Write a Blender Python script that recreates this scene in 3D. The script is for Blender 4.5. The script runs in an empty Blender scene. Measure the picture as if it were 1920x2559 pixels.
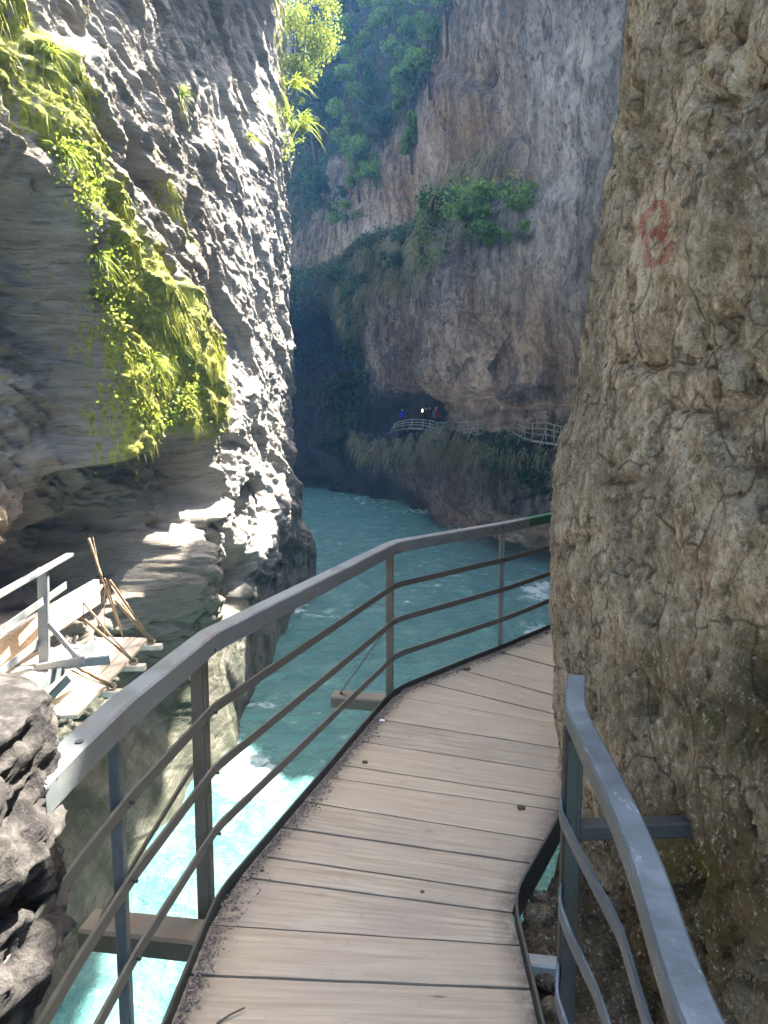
import bpy, math, random
import numpy as np
from mathutils import Vector, Matrix
from mathutils.bvhtree import BVHTree
R = math.radians
rng = np.random.default_rng(7); random.seed(7)
sc = bpy.context.scene; C = sc.collection

# ---------------------------------------------------------------- camera
F = 1848.0; P = math.atan((1279.5-1060)/F); EYE = 1.73
cam = bpy.data.objects.new('camera', bpy.data.cameras.new('camera')); C.objects.link(cam)
cam.location = (0, 0, EYE); cam.rotation_euler = (R(90)-P, 0, 0)
cam.data.sensor_fit = 'VERTICAL'; cam.data.sensor_height = 36; cam.data.lens = F/2559*36
cam.data.clip_start = .05; cam.data.clip_end = 500
sc.camera = cam
# ---------------------------------------------------------------- light
SUN_EL, SUN_AZ = 58.0, 45.0          # azimuth measured from +Y towards +X
w = bpy.data.worlds.new('World'); sc.world = w; w.use_nodes = True
nt = w.node_tree; bg = nt.nodes['Background']; sky = nt.nodes.new('ShaderNodeTexSky')
sky.sky_type = 'NISHITA'; sky.ozone_density = .35; sky.dust_density = 3.0; sky.air_density = .9; sky.sun_disc = False; sky.sun_elevation = R(SUN_EL); sky.sun_rotation = R(SUN_AZ)
nt.links.new(sky.outputs[0], bg.inputs[0]); bg.inputs[1].default_value = .15
sd = Vector((math.cos(R(SUN_EL))*math.sin(R(SUN_AZ)), math.cos(R(SUN_EL))*math.cos(R(SUN_AZ)), math.sin(R(SUN_EL))))
sun = bpy.data.objects.new('sun', bpy.data.lights.new('sun', 'SUN')); C.objects.link(sun)
sun.data.energy = 4.6; sun.data.angle = R(.5); sun.data.color = (1, .95, .86)
sun.rotation_euler = (-sd).to_track_quat('-Z', 'Y').to_euler(); sun.location = (20, 25, 60)
sc.view_settings.view_transform = 'Standard'; sc.view_settings.look = 'None'
sc.view_settings.exposure = 3.4; sc.view_settings.gamma = 1
sc.cycles.max_bounces = 8; sc.cycles.diffuse_bounces = 6; sc.cycles.glossy_bounces = 3
sc.cycles.volume_bounces = 1; sc.cycles.transparent_max_bounces = 8

# ---------------------------------------------------------------- helpers
def ray(x, y):
    a = (x-960)/F; b = (1279.5-y)/F
    return a, math.cos(P)+b*math.sin(P), -math.sin(P)+b*math.cos(P)
def onz(x, y, z):                    # where the sight line through a photo point meets height z
    r = ray(x, y); t = (z-EYE)/r[2]; return Vector((r[0]*t, r[1]*t, z))
def aty(x, y, Y):
    r = ray(x, y); t = Y/r[1]; return Vector((r[0]*t, Y, EYE+r[2]*t))
def proj(co):
    X, Y, Z = co[:, 0], co[:, 1], co[:, 2]-EYE
    d = np.maximum(Y*math.cos(P)-Z*math.sin(P), .05); u = Y*math.sin(P)+Z*math.cos(P)
    return 960+F*X/d, 1279.5-F*u/d
def sstep(a, b, x):
    t = np.clip((x-a)/(b-a), 0, 1); return t*t*(3-2*t)
def hash3(i, j, k, seed):
    h = (i.astype(np.int64)*374761393+j.astype(np.int64)*668265263+k.astype(np.int64)*2147483647+seed*1274126177) & 0xffffffff
    h = ((h ^ (h >> 13))*1274126177) & 0xffffffff
    h = ((h ^ (h >> 16))*2246822519) & 0xffffffff
    return ((h ^ (h >> 15)) & 0xffffff)/float(0xffffff)*2-1
def vnoise(p, seed=0):
    f = np.floor(p).astype(np.int64); t = p-f; t = t*t*t*(t*(t*6-15)+10)
    i, j, k = f[:, 0], f[:, 1], f[:, 2]; out = 0
    for a in (0, 1):
        wa = t[:, 0] if a else 1-t[:, 0]
        for b in (0, 1):
            wb = t[:, 1] if b else 1-t[:, 1]
            for c in (0, 1):
                wc = t[:, 2] if c else 1-t[:, 2]
                out = out+wa*wb*wc*hash3(i+a, j+b, k+c, seed)
    return out
def bnoise(p, seed=0, w=.12):
    """blocky noise: flat plates with steep breaks between them"""
    f = np.floor(p); t = p-f; return vnoise(f+sstep(.5-w, .5+w, t)*.9999, seed)
def blocky(a, b, c, oct=3, seed=0, gain=.5, w=.12):
    out = 0; g = 1; s_ = 0; a = np.array(a); b = np.array(b)
    for o in range(oct):
        wq = np.stack([a*.7, b*.7, c+o*3.3], 1); da = fbm(wq, 2, seed+50+o)*.9; db = fbm(wq+9.1, 2, seed+70+o)*.7
        out = out+g*bnoise(np.stack([a+da, b+db, c*0+o*5.5], 1), seed+o*13, w); s_ += g; g *= gain; a = a*2.3+4.7; b = b*2.3+2.9
    return out/s_
def fbm(p, oct=4, seed=0, gain=.5, ridged=False):
    out = 0; a = 1; s = 0; q = np.array(p, float)
    for o in range(oct):
        n = vnoise(q, seed+o*17)
        if ridged: n = 1-2*np.abs(n)
        out = out+a*n; s += a; a *= gain; q = q*2.03+11.7
    return out/s
def blobs(co, bl):                   # soft spots whose centres were read off the photograph, carried to the surface
    px, py = proj(co); out = np.zeros(len(px))
    for (x, y, rx, ry, wt) in bl:
        out += wt*np.exp(-(((px-x)/rx)**2+((py-y)/ry)**2))
    return out
def polymask(co, poly, soft=20):
    px, py = proj(co); return polymask2(px, py, poly, soft)
def polymask2(px, py, poly, soft):
    n = len(poly); inside = np.zeros(len(px), bool); d2 = np.full(len(px), 1e12)
    for i in range(n):
        x1, y1 = poly[i]; x2, y2 = poly[(i+1) % n]
        if y1 != y2:
            c = ((y1 > py) != (y2 > py)) & (px < (x2-x1)*(py-y1)/(y2-y1)+x1); inside ^= c
        ex, ey = x2-x1, y2-y1; t = np.clip(((px-x1)*ex+(py-y1)*ey)/(ex*ex+ey*ey+1e-9), 0, 1)
        d2 = np.minimum(d2, (px-x1-t*ex)**2+(py-y1-t*ey)**2)
    d = np.sqrt(d2)*np.where(inside, 1, -1)
    return sstep(-soft, soft, d)
def tag(o, label=None, cat=None, group=None, kind=None):
    if label: o['label'] = label
    if cat: o['category'] = cat
    if group: o['group'] = group
    if kind: o['kind'] = kind
    return o
def empty(name, loc, label, cat, group=None):
    o = bpy.data.objects.new(name, None); C.objects.link(o); o.location = loc
    o.empty_display_size = .1
    return tag(o, label, cat, group)
def link(name, me, mat, parent=None):
    o = bpy.data.objects.new(name, me); C.objects.link(o)
    if mat: me.materials.append(mat)
    if parent is not None:
        o.parent = parent; o.matrix_parent_inverse = Matrix.Translation(-Vector(parent.location))
    return o
def npmesh(name, co, faces, smooth=False, attrs=None):
    """faces: int array (n,3) or (n,4)"""
    me = bpy.data.meshes.new(name); co = np.asarray(co, np.float32); faces = np.asarray(faces, np.int32)
    k = faces.shape[1]; me.vertices.add(len(co)); me.vertices.foreach_set('co', co.ravel())
    me.loops.add(faces.size); me.loops.foreach_set('vertex_index', faces.ravel())
    me.polygons.add(len(faces)); me.polygons.foreach_set('loop_start', np.arange(0, faces.size, k, dtype=np.int32))
    me.polygons.foreach_set('loop_total', np.full(len(faces), k, np.int32))
    if smooth: me.polygons.foreach_set('use_smooth', np.ones(len(faces), bool))
    for an, av in (attrs or {}).items():
        a = me.attributes.new(an, 'FLOAT', 'POINT'); a.data.foreach_set('value', np.asarray(av, np.float32))
    me.update(calc_edges=True); me.validate(); return me
def gridfaces(nu, nv, flip=False):
    i = np.arange(nu-1)[:, None]*nv+np.arange(nv-1)[None, :]
    q = np.stack([i, i+nv, i+nv+1, i+1], -1).reshape(-1, 4)
    return q[:, ::-1] if flip else q
class MB:
    """collects shapes, then links them as one mesh object"""
    def __init__(s): s.v = []; s.f = []
    def add(s, vs, fs):
        b = len(s.v); s.v += [tuple(v) for v in vs]; s.f += [tuple(i+b for i in f) for f in fs]
    def frame(s, a, b, up=(0, 0, 1)):
        d = (Vector(b)-Vector(a)); d.normalize(); u = Vector(up)
        if abs(d.dot(u)) > .98: u = Vector((0, 1, 0))
        side = d.cross(u).normalized(); u2 = side.cross(d).normalized(); return d, side, u2
    def bar(s, a, b, wd, ht, up=(0, 0, 1), bev=.12):
        """box bar from a to b, width wd (sideways), height ht, with chamfered long edges"""
        a = Vector(a); b = Vector(b); d, sd_, u = s.frame(a, b, up); c = min(wd, ht)*bev
        prof = [(-wd/2+c, -ht/2), (wd/2-c, -ht/2), (wd/2, -ht/2+c), (wd/2, ht/2-c), (wd/2-c, ht/2), (-wd/2+c, ht/2), (-wd/2, ht/2-c), (-wd/2, -ht/2+c)]
        s.sweep([a, b], prof, up)
    def sweep(s, pts, prof, up=(0, 0, 1)):
        pts = [Vector(p) for p in pts]; n = len(prof); rings = []
        for i, p in enumerate(pts):
            if i == 0: d = pts[1]-p
            elif i == len(pts)-1: d = p-pts[i-1]
            else: d = (pts[i+1]-p).normalized()+(p-pts[i-1]).normalized()
            d.normalize(); u = Vector(up)
            if abs(d.dot(u)) > .98: u = Vector((0, 1, 0))
            side = d.cross(u).normalized(); u2 = side.cross(d).normalized(); k = 1
            if 0 < i < len(pts)-1:
                dd = (p-pts[i-1]).normalized(); k = 1/max(.5, dd.dot(d))
            rings.append([p+side*x*k+u2*y for x, y in prof])
        vs = [v for r in rings for v in r]; fs = []
        for i in range(len(pts)-1):
            for j in range(n):
                fs.append((i*n+j, i*n+(j+1) % n, (i+1)*n+(j+1) % n, (i+1)*n+j))
        fs.append(tuple(range(n))[::-1]); fs.append(tuple((len(pts)-1)*n+j for j in range(n)))
        s.add(vs, fs)
    def tube(s, pts, r0, r1=None, n=6):
        r1 = r0 if r1 is None else r1; pts = [Vector(p) for p in pts]; vs = []; fs = []; m = len(pts)
        for i, p in enumerate(pts):
            d = (pts[min(i+1, m-1)]-pts[max(i-1, 0)]).normalized(); u = Vector((0, 0, 1)) if abs(d.z) < .9 else Vector((0, 1, 0))
            a = d.cross(u).normalized(); b = a.cross(d); r = r0+(r1-r0)*i/max(1, m-1)
            vs += [p+a*math.cos(t*2*math.pi/n)*r+b*math.sin(t*2*math.pi/n)*r for t in range(n)]
        for i in range(m-1):
            for j in range(n): fs.append((i*n+j, i*n+(j+1) % n, (i+1)*n+(j+1) % n, (i+1)*n+j))
        fs.append(tuple(range(n))[::-1]); fs.append(tuple((m-1)*n+j for j in range(n))); s.add(vs, fs)
    def build(s, name, mat, parent=None, smooth=False):
        me = bpy.data.meshes.new(name); me.from_pydata(s.v, [], s.f); me.update()
        if smooth: me.polygons.foreach_set('use_smooth', [True]*len(me.polygons))
        return link(name, me, mat, parent)
def flat(wd, ht, bev=.12):
    c = min(wd, ht)*bev
    return [(-wd/2+c, -ht/2), (wd/2-c, -ht/2), (wd/2, -ht/2+c), (wd/2, ht/2-c), (wd/2-c, ht/2), (-wd/2+c, ht/2), (-wd/2, ht/2-c), (-wd/2, -ht/2+c)]
def bolt(a, b, r, mat, parent):
    mb = MB(); mb.tube([a, b], r, n=8); mb.build('bolt', mat, parent)
def rounded(pts, r=.12, n=4):
    """rounds the corners of a polyline"""
    pts = [Vector(p) for p in pts]; out = [pts[0]]
    for i in range(1, len(pts)-1):
        a = pts[i-1]-pts[i]; b = pts[i+1]-pts[i]; q = min(r, a.length*.45, b.length*.45)
        p0 = pts[i]+a.normalized()*q; p1 = pts[i]+b.normalized()*q
        for k in range(n+1):
            t = k/n; out.append(p0*(1-t)**2+pts[i]*2*t*(1-t)+p1*t*t)
    return out+[pts[-1]]

# ---------------------------------------------------------------- materials
class M:
    """small node-tree writer"""
    def __init__(s, name, rough=.8, spec=.5, metal=0):
        s.m = bpy.data.materials.new(name); s.m.use_nodes = True; s.t = s.m.node_tree
        s.b = s.t.nodes['Principled BSDF']; s.b.inputs['Roughness'].default_value = rough
        s.b.inputs['Specular IOR Level'].default_value = spec; s.b.inputs['Metallic'].default_value = metal
        s.pos = s.n('ShaderNodeNewGeometry').outputs['Position']
    def n(s, ty, **k):
        o = s.t.nodes.new(ty)
        for a, b in k.items(): setattr(o, a, b)
        return o
    def l(s, a, b): s.t.links.new(a, b)
    def put(s, inp, v):
        if hasattr(v, 'is_linked') or hasattr(v, 'links'): s.l(v, inp)
        else: inp.default_value = v
    def coord(s, scale=(1, 1, 1), rot=(0, 0, 0), src=None):
        m = s.n('ShaderNodeMapping'); m.inputs['Rotation'].default_value = rot; m.inputs['Scale'].default_value = scale
        s.l(src or s.pos, m.inputs['Vector']); return m.outputs[0]
    def warp(s, vec, sc_, amt):
        t = s.n('ShaderNodeTexNoise'); s.l(vec, t.inputs['Vector']); t.inputs['Scale'].default_value = sc_
        a = s.n('ShaderNodeVectorMath', operation='SCALE'); s.l(t.outputs['Color'], a.inputs[0]); a.inputs['Scale'].default_value = amt
        b = s.n('ShaderNodeVectorMath', operation='ADD'); s.l(vec, b.inputs[0]); s.l(a.outputs[0], b.inputs[1]); return b.outputs[0]
    def noise(s, vec, scale, detail=6, rough=.6, ty='FBM'):
        t = s.n('ShaderNodeTexNoise'); t.noise_type = ty; s.l(vec, t.inputs['Vector'])
        t.inputs['Scale'].default_value = scale; t.inputs['Detail'].default_value = detail; t.inputs['Roughness'].default_value = rough
        return t.outputs['Fac']
    def voro(s, vec, scale, feature='F1', out='Distance'):
        t = s.n('ShaderNodeTexVoronoi'); t.feature = feature; s.l(vec, t.inputs['Vector']); t.inputs['Scale'].default_value = scale
        return t.outputs[out]
    def ramp(s, fac, stops):
        r = s.n('ShaderNodeValToRGB'); s.put(r.inputs[0], fac); e = r.color_ramp.elements
        while len(e) < len(stops): e.new(.5)
        for i, (p, c) in enumerate(stops):
            e[i].position = p; e[i].color = (c, c, c, 1) if isinstance(c, (int, float)) else tuple(c)+(1,)
        return r.outputs[0]
    def mix(s, f, a, b, mode='MIX'):
        m = s.n('ShaderNodeMix', data_type='RGBA', blend_type=mode); s.put(m.inputs[0], f)
        for i, v in ((6, a), (7, b)):
            if isinstance(v, tuple): m.inputs[i].default_value = v+(1,) if len(v) == 3 else v
            else: s.put(m.inputs[i], v)
        return m.outputs[2]
    def math(s, op, a, b=0.):
        m = s.n('ShaderNodeMath', operation=op); s.put(m.inputs[0], a); s.put(m.inputs[1], b); return m.outputs[0]
    def attr(s, name):
        a = s.n('ShaderNodeAttribute'); a.attribute_name = name; return a.outputs['Fac']
    def bump(s, h, dist=.02, strength=1., prev=None):
        b = s.n('ShaderNodeBump'); b.inputs['Strength'].default_value = strength; b.inputs['Distance'].default_value = dist
        s.put(b.inputs['Height'], h)
        if prev is not None: s.l(prev, b.inputs['Normal'])
        return b.outputs[0]
    def done(s, col=None, nrm=None, rough=None):
        if col is not None:
            if isinstance(col, tuple): s.b.inputs['Base Color'].default_value = col+(1,)
            else: s.l(col, s.b.inputs['Base Color'])
        if nrm is not None: s.l(nrm, s.b.inputs['Normal'])
        if rough is not None: s.put(s.b.inputs['Roughness'], rough)
        return s.m

def mat_left():
    m = M('layered_limestone', .85, .3)
    c = m.warp(m.coord((.6, .45, 1), (R(-20), 0, 0)), .8, .35)
    st = m.noise(m.coord((1, .55, 4), src=c), 2.4, 10, .72)
    st2 = m.noise(m.coord((1, .8, 8), src=c), 4.0, 8, .75)
    big = m.noise(m.pos, .55, 4)
    col = m.ramp(st, [(.28, (.10, .088, .07)), (.45, (.215, .19, .155)), (.6, (.31, .285, .24)), (.8, (.44, .41, .36))])
    col = m.mix(m.ramp(big, [(.4, 0), (.65, .6)]), col, (.22, .175, .12))
    col = m.mix(m.ramp(st2, [(.36, .75), (.46, 0)]), col, (.045, .04, .036))
    grn = m.math('MULTIPLY', m.attr('algae_shade'), m.ramp(m.noise(m.pos, 1.6, 5), [(.3, .35), (.6, 1)]))
    col = m.mix(m.math('MULTIPLY', m.attr('pale'), m.ramp(st, [(.3, .2), (.5, .9)])), col, (.47, .445, .40))  # sunlight on the brightest parts painted in as paler rock
    col = m.mix(grn, col, (.032, .042, .022))  # algae green, darkened to paint in the shade on the wall's foot
    brn = m.math('MULTIPLY', m.attr('ochre'), m.ramp(m.noise(m.pos, 2.5, 5), [(.3, .4), (.6, 1)]))
    col = m.mix(brn, col, (.23, .15, .085))
    mn = m.noise(m.coord((1.6, 1.6, .28)), 9, 7, .75)
    mo = m.math('MULTIPLY', m.attr('moss'), 1.3)
    mo = m.math('ADD', mo, m.math('MULTIPLY', m.math('SUBTRACT', mn, .5), 4.6))
    mof = m.ramp(mo, [(.72, 0), (.95, 1)])
    mc = m.ramp(m.noise(m.pos, 14, 4), [(.3, (.09, .10, .014)), (.5, (.24, .25, .03)), (.75, (.40, .38, .05))])
    col = m.mix(mof, col, mc)
    h = m.math('ADD', m.math('MULTIPLY', st, 1.), m.math('MULTIPLY', st2, .7))
    ce = m.voro(m.warp(m.coord((1, .5, 1.3)), 2, .6), 1.6, 'DISTANCE_TO_EDGE'); col = m.mix(m.math('MULTIPLY', m.ramp(ce, [(0, .7), (.012, 0)]), m.ramp(m.noise(m.pos, 1.1, 3), [(.56, 0), (.62, 1)])), col, (.03, .026, .02))
    n = m.bump(h, .075, 1.); n = m.bump(m.voro(m.warp(m.coord((1, .8, 1.6)), 5, .2), 9), .02, .6, n); n = m.bump(m.noise(m.pos, 22, 8, .75), .03, 1., n)
    return m.done(col, n)
def mat_near():
    m = M('pitted_tan_rock', .9, .25)
    c = m.warp(m.coord((1, 1, .55)), 2.5, .12)
    a = m.noise(c, 12, 12, .78); b = m.noise(m.pos, 1.4, 5); cr = m.voro(m.warp(m.coord((1, 1, .6)), 3, .35), 4.5, 'DISTANCE_TO_EDGE'); fn = m.noise(m.coord((1, 1, .6)), 48, 5, .8); v = m.voro(m.warp(m.coord((1, 1, .7)), 8, .12), 26); v2 = m.voro(m.warp(m.pos, 14, .06), 70)
    col = m.ramp(a, [(.36, (.13, .09, .05)), (.45, (.50, .385, .24)), (.53, (.74, .60, .40)), (.63, (.86, .75, .56))])
    col = m.mix(m.ramp(b, [(.42, 0), (.62, .55)]), col, (.15, .145, .11), 'MIX')
    col = m.mix(m.ramp(m.noise(m.pos, 2.3, 4), [(.55, 0), (.7, .45)]), col, (.22, .12, .08))
    col = m.mix(m.math('MULTIPLY', m.attr('ochre'), .95), col, m.ramp(a, [(.35, (.035, .024, .010)), (.7, (.15, .095, .04))]))
    col = m.mix(m.math('MULTIPLY', m.attr('moss'), m.ramp(m.noise(m.pos, 7, 5), [(.4, 0), (.6, 1)])), col, (.075, .075, .012))
    pale = m.ramp(m.noise(m.coord((1, 1, .4)), 30, 4, .8), [(.62, 0), (.70, .7)])
    col = m.mix(pale, col, (.52, .48, .38))
    col = m.mix(m.ramp(v2, [(.12, .55), (.3, 0)]), col, (.10, .075, .045))
    col = m.mix(m.ramp(cr, [(0, .8), (.025, 0)]), col, (.05, .038, .022))
    col = m.mix(m.ramp(fn, [(.40, .6), (.48, 0)]), col, (.17, .125, .075)); col = m.mix(m.ramp(fn, [(.56, 0), (.66, .6)]), col, (.86, .78, .60))
    n = m.bump(a, .06, 1.); n = m.bump(fn, .03, 1., n); n = m.bump(v, .03, .6, n); n = m.bump(v2, .012, .8, n); n = m.bump(m.noise(m.pos, 90, 5, .8), .012, 1., n)
    return m.done(col, n)
def mat_far():
    m = M('streaked_gorge_rock', .85, .3)
    c = m.warp(m.pos, .35, 1.2)
    a = m.noise(m.coord((1, 1, .16), src=c), 1.1, 8, .65); b = m.noise(m.coord((1, 1, .5)), .22, 5)
    d = m.noise(m.pos, 2.6, 8, .7); s_ = m.noise(m.coord((1, 1, .06), src=c), 2.4, 5)
    grey = m.ramp(a, [(.3, (.05, .045, .036)), (.5, (.15, .14, .115)), (.68, (.31, .295, .25))])
    tan = m.ramp(a, [(.3, (.05, .036, .02)), (.5, (.135, .10, .062)), (.7, (.26, .21, .14))])
    f = m.math('ADD', m.attr('ochre'), m.math('ADD', .12, m.math('MULTIPLY', m.math('SUBTRACT', b, .5), 2.4)))
    col = m.mix(m.ramp(f, [(.3, 0), (.7, 1)]), grey, tan)
    col = m.mix(m.ramp(s_, [(.38, .8), (.50, 0)]), col, (.03, .026, .02))
    col = m.mix(m.ramp(s_, [(.56, 0), (.66, .5)]), col, (.26, .24, .20))
    col = m.mix(m.ramp(d, [(.36, .8), (.46, 0)]), col, (.05, .045, .038))
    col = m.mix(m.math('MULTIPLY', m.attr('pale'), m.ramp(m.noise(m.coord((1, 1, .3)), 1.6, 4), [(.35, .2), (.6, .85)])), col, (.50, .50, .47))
    mo = m.math('ADD', m.attr('moss'), m.math('MULTIPLY', m.math('SUBTRACT', m.noise(m.pos, 1.4, 6), .5), 1.8))
    col = m.mix(m.ramp(mo, [(.45, 0), (.65, .9)]), col, m.ramp(d, [(.4, (.012, .02, .008)), (.65, (.045, .062, .02))]))
    ce = m.voro(m.warp(m.coord((1, 1, .22)), .8, 2.2), .8, 'DISTANCE_TO_EDGE'); col = m.mix(m.math('MULTIPLY', m.ramp(ce, [(0, .85), (.028, 0)]), m.ramp(m.noise(m.pos, .35, 4), [(.46, 0), (.56, 1)])), col, (.02, .017, .013))
    ff = m.noise(m.coord((1, 1, .6)), 5, 8, .8); col = m.mix(m.ramp(ff, [(.40, .7), (.49, 0)]), col, (.045, .04, .03)); col = m.mix(m.ramp(ff, [(.56, 0), (.68, .6)]), col, (.38, .36, .30))
    col = m.mix(m.attr('painted_shade'), col, (.008, .011, .011))  # shade of the lower-left hollow painted in as near-black rock
    n = m.bump(d, .35, 1.); n = m.bump(ff, .2, 1., n); n = m.bump(a, .4, .7, n); n = m.bump(m.noise(m.pos, 7, 8, .75), .14, 1., n)
    return m.done(col, n)
def mat_water():
    m = M('glacial_water', .08, .5); m.b.inputs['IOR'].default_value = 1.33
    c = m.warp(m.coord((1, .75, 1)), 1.1, .5)
    rip = m.noise(c, 1.6, 7, .62); fine = m.noise(m.coord((1.0, 1.6, 1), src=c), 6.5, 6, .65)
    foamn = m.noise(m.coord((.55, 1, 1), src=c), 3.2, 8, .72)
    f = m.math('ADD', m.math('ADD', m.attr('foam'), .14), m.math('MULTIPLY', m.math('SUBTRACT', foamn, .5), 2.7))
    ff = m.ramp(f, [(.52, 0), (.72, .35), (1.0, 1)])
    col = m.mix(m.ramp(rip, [(.3, 0), (.7, 1)]), (.036, .128, .128), (.09, .19, .165))
    col = m.mix(ff, col, (.42, .50, .48))
    n = m.bump(rip, .17, 1.); n = m.bump(fine, .07, 1., n)
    return m.done(col, n, m.mix(ff, (.08, .08, .08), (.6, .6, .6)))
def mat_wood_deck():
    m = M('worn_deck_boards', .72, .35)
    at = m.attr('rnd'); an = m.n('ShaderNodeAttribute'); an.attribute_name = 'graindir'
    uv = an.outputs['Vector']
    g = m.noise(m.warp(m.coord((1.6, 26, 1), src=uv), 1.2, .25), 1.6, 8, .65)
    blot = m.noise(m.pos, 3.2, 5); blot2 = m.noise(m.pos, 11, 5, .7)
    col = m.ramp(g, [(.3, (.14, .113, .077)), (.5, (.245, .208, .15)), (.7, (.345, .30, .225))])
    col = m.mix(m.ramp(blot, [(.42, 0), (.66, .55)]), col, (.22, .19, .155))
    col = m.mix(m.ramp(blot2, [(.30, .5), (.42, 0)]), col, (.15, .12, .09))
    col = m.mix(m.math('MULTIPLY', at, .55), col, (.34, .275, .19))
    kn = m.voro(m.coord((2.2, 7, 1), src=uv), 1.3)
    col = m.mix(m.ramp(kn, [(.03, .7), (.09, 0)]), col, (.08, .055, .035))
    dirt = m.math('MULTIPLY', m.attr('dirt'), m.ramp(m.noise(m.pos, 26, 5, .8), [(.35, .25), (.6, 1)]))
    col = m.mix(dirt, col, (.06, .052, .044))
    n = m.bump(g, .006, .5); n = m.bump(blot2, .004, .4, n)
    return m.done(col, n, m.ramp(blot, [(.3, .55), (.7, .85)]))
def mat_metal(name, base, rust=.5, rough=.42, scratch=0., metal=.25):
    m = M(name, rough, .5, metal)
    a = m.noise(m.pos, 7, 6, .7); b = m.noise(m.pos, 40, 4, .7)
    col = m.mix(m.ramp(a, [(.35, 0), (.7, .5)]), base, tuple(min(1, c*1.7+.01) for c in base))
    col = m.mix(m.ramp(m.noise(m.pos, 5.5, 8, .75), [(.57, 0), (.66, rust)]), col, (.16, .065, .025))
    if scratch:
        s_ = m.noise(m.warp(m.coord((9, 2.2, 9), (0, 0, R(25))), 6, .12), 4, 6, .8)
        col = m.mix(m.ramp(s_, [(.58, 0), (.66, scratch)]), col, (.45, .50, .55))
    n = m.bump(a, .004, .5); n = m.bump(b, .0012, .5, n)
    return m.done(col, n, m.ramp(a, [(.3, rough-.1), (.7, rough+.15)]))
def mat_plain(name, c1, c2, scale=6, rough=.8, bumpd=.01, stretch=(1, 1, 1), translucent=0):
    m = M(name, rough, .3)
    a = m.noise(m.coord(stretch), scale, 6, .65); col = m.mix(m.ramp(a, [(.35, 0), (.65, 1)]), c1, c2)
    mm = m.done(col, m.bump(a, bumpd, .7))
    if translucent:
        t = m.n('ShaderNodeBsdfTranslucent'); m.l(col, t.inputs['Color']); x = m.n('ShaderNodeMixShader')
        x.inputs[0].default_value = translucent; m.l(m.b.outputs[0], x.inputs[1]); m.l(t.outputs[0], x.inputs[2])
        m.l(x.outputs[0], m.t.nodes['Material Output'].inputs[0])
    return mm
def mat_leaf(name, c1, c2, c3, scale=2.5, tr=.45):
    m = M(name, .55, .3); info = m.attr('rnd')
    a = m.noise(m.pos, scale, 3); f = m.math('ADD', m.math('MULTIPLY', a, .7), m.math('MULTIPLY', info, .4))
    col = m.ramp(f, [(.3, c1), (.52, c2), (.78, c3)])
    mm = m.done(col)
    t = m.n('ShaderNodeBsdfTranslucent'); m.l(col, t.inputs['Color']); x = m.n('ShaderNodeMixShader')
    x.inputs[0].default_value = tr; m.l(m.b.outputs[0], x.inputs[1]); m.l(t.outputs[0], x.inputs[2])
    m.l(x.outputs[0], m.t.nodes['Material Output'].inputs[0]); return mm
ML, MN, MF, MW = mat_left(), mat_near(), mat_far(), mat_water()
MD = mat_wood_deck()
MG = mat_metal('grey_green_paint', (.15, .165, .165), .45, .38, .25, .4)
MG2 = mat_metal('dark_bar_paint', (.085, .085, .072), .4, .45)
MR = mat_metal('worn_brown_steel', (.12, .10, .072), .5, .5)
MB_ = mat_metal('scratched_blue_grey_paint', (.12, .155, .185), .1, .36, .75, .6)
MDK = mat_metal('dark_steel', (.035, .038, .034), .35, .5)
MGR = mat_metal('dark_green_paint', (.008, .085, .045), .0, .35)
MGALV = mat_metal('dull_grey_steel', (.16, .17, .165), .25, .5)
MFR = mat_metal('weathered_rail_steel', (.20, .20, .175), .3)
MWOOD = mat_plain('weathered_plank', (.42, .33, .23), (.60, .52, .42), 9, .85, .01, (1, .25, 1))
MPOLE = mat_plain('brown_pole_wood', (.12, .075, .04), (.25, .17, .10), 14, .8, .004)
MROPE = mat_plain('hemp_rope', (.22, .15, .09), (.36, .28, .19), 40, .95, .004)
MBARK = mat_plain('tree_bark', (.045, .038, .03), (.11, .095, .075), 10, .9, .01)
MTWIG = mat_plain('pale_bare_twig', (.14, .12, .10), (.25, .22, .19), 10, .9, .01)
LY = mat_leaf('sunny_yellow_leaf', (.13, .19, .02), (.22, .28, .035), (.36, .38, .06), 3, .55)
LM = mat_leaf('moss_blade', (.12, .14, .014), (.30, .32, .03), (.48, .46, .07), 4, .4)
LG = mat_leaf('fresh_green_leaf', (.05, .11, .025), (.12, .22, .045), (.22, .36, .08), .8, .5)
LD = mat_leaf('deep_green_leaf', (.014, .038, .018), (.03, .075, .032), (.065, .13, .05), .6, .4)
LS = mat_leaf('straw_grass', (.10, .105, .045), (.17, .165, .075), (.27, .25, .13), .8, .35)

HAZE = .0007
def haze():
    mb = MB(); lo = (-42, -27, -6.6); hi = (16, 92, 66); v = [(x, y, z) for x in (lo[0], hi[0]) for y in (lo[1], hi[1]) for z in (lo[2], hi[2])]
    mb.add(v, [(0, 1, 3, 2), (4, 6, 7, 5), (0, 4, 5, 1), (2, 3, 7, 6), (0, 2, 6, 4), (1, 5, 7, 3)])
    m = bpy.data.materials.new('haze'); m.use_nodes = True; t = m.node_tree; t.nodes.remove(t.nodes['Principled BSDF']); v = t.nodes.new('ShaderNodeVolumePrincipled')
    v.inputs['Color'].default_value = (.16, .46, 1, 1); v.inputs['Density'].default_value = HAZE; v.inputs['Anisotropy'].default_value = .3
    t.links.new(v.outputs[0], t.nodes['Material Output'].inputs['Volume']); o = mb.build('haze', m); o['kind'] = 'stuff'
haze()
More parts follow.
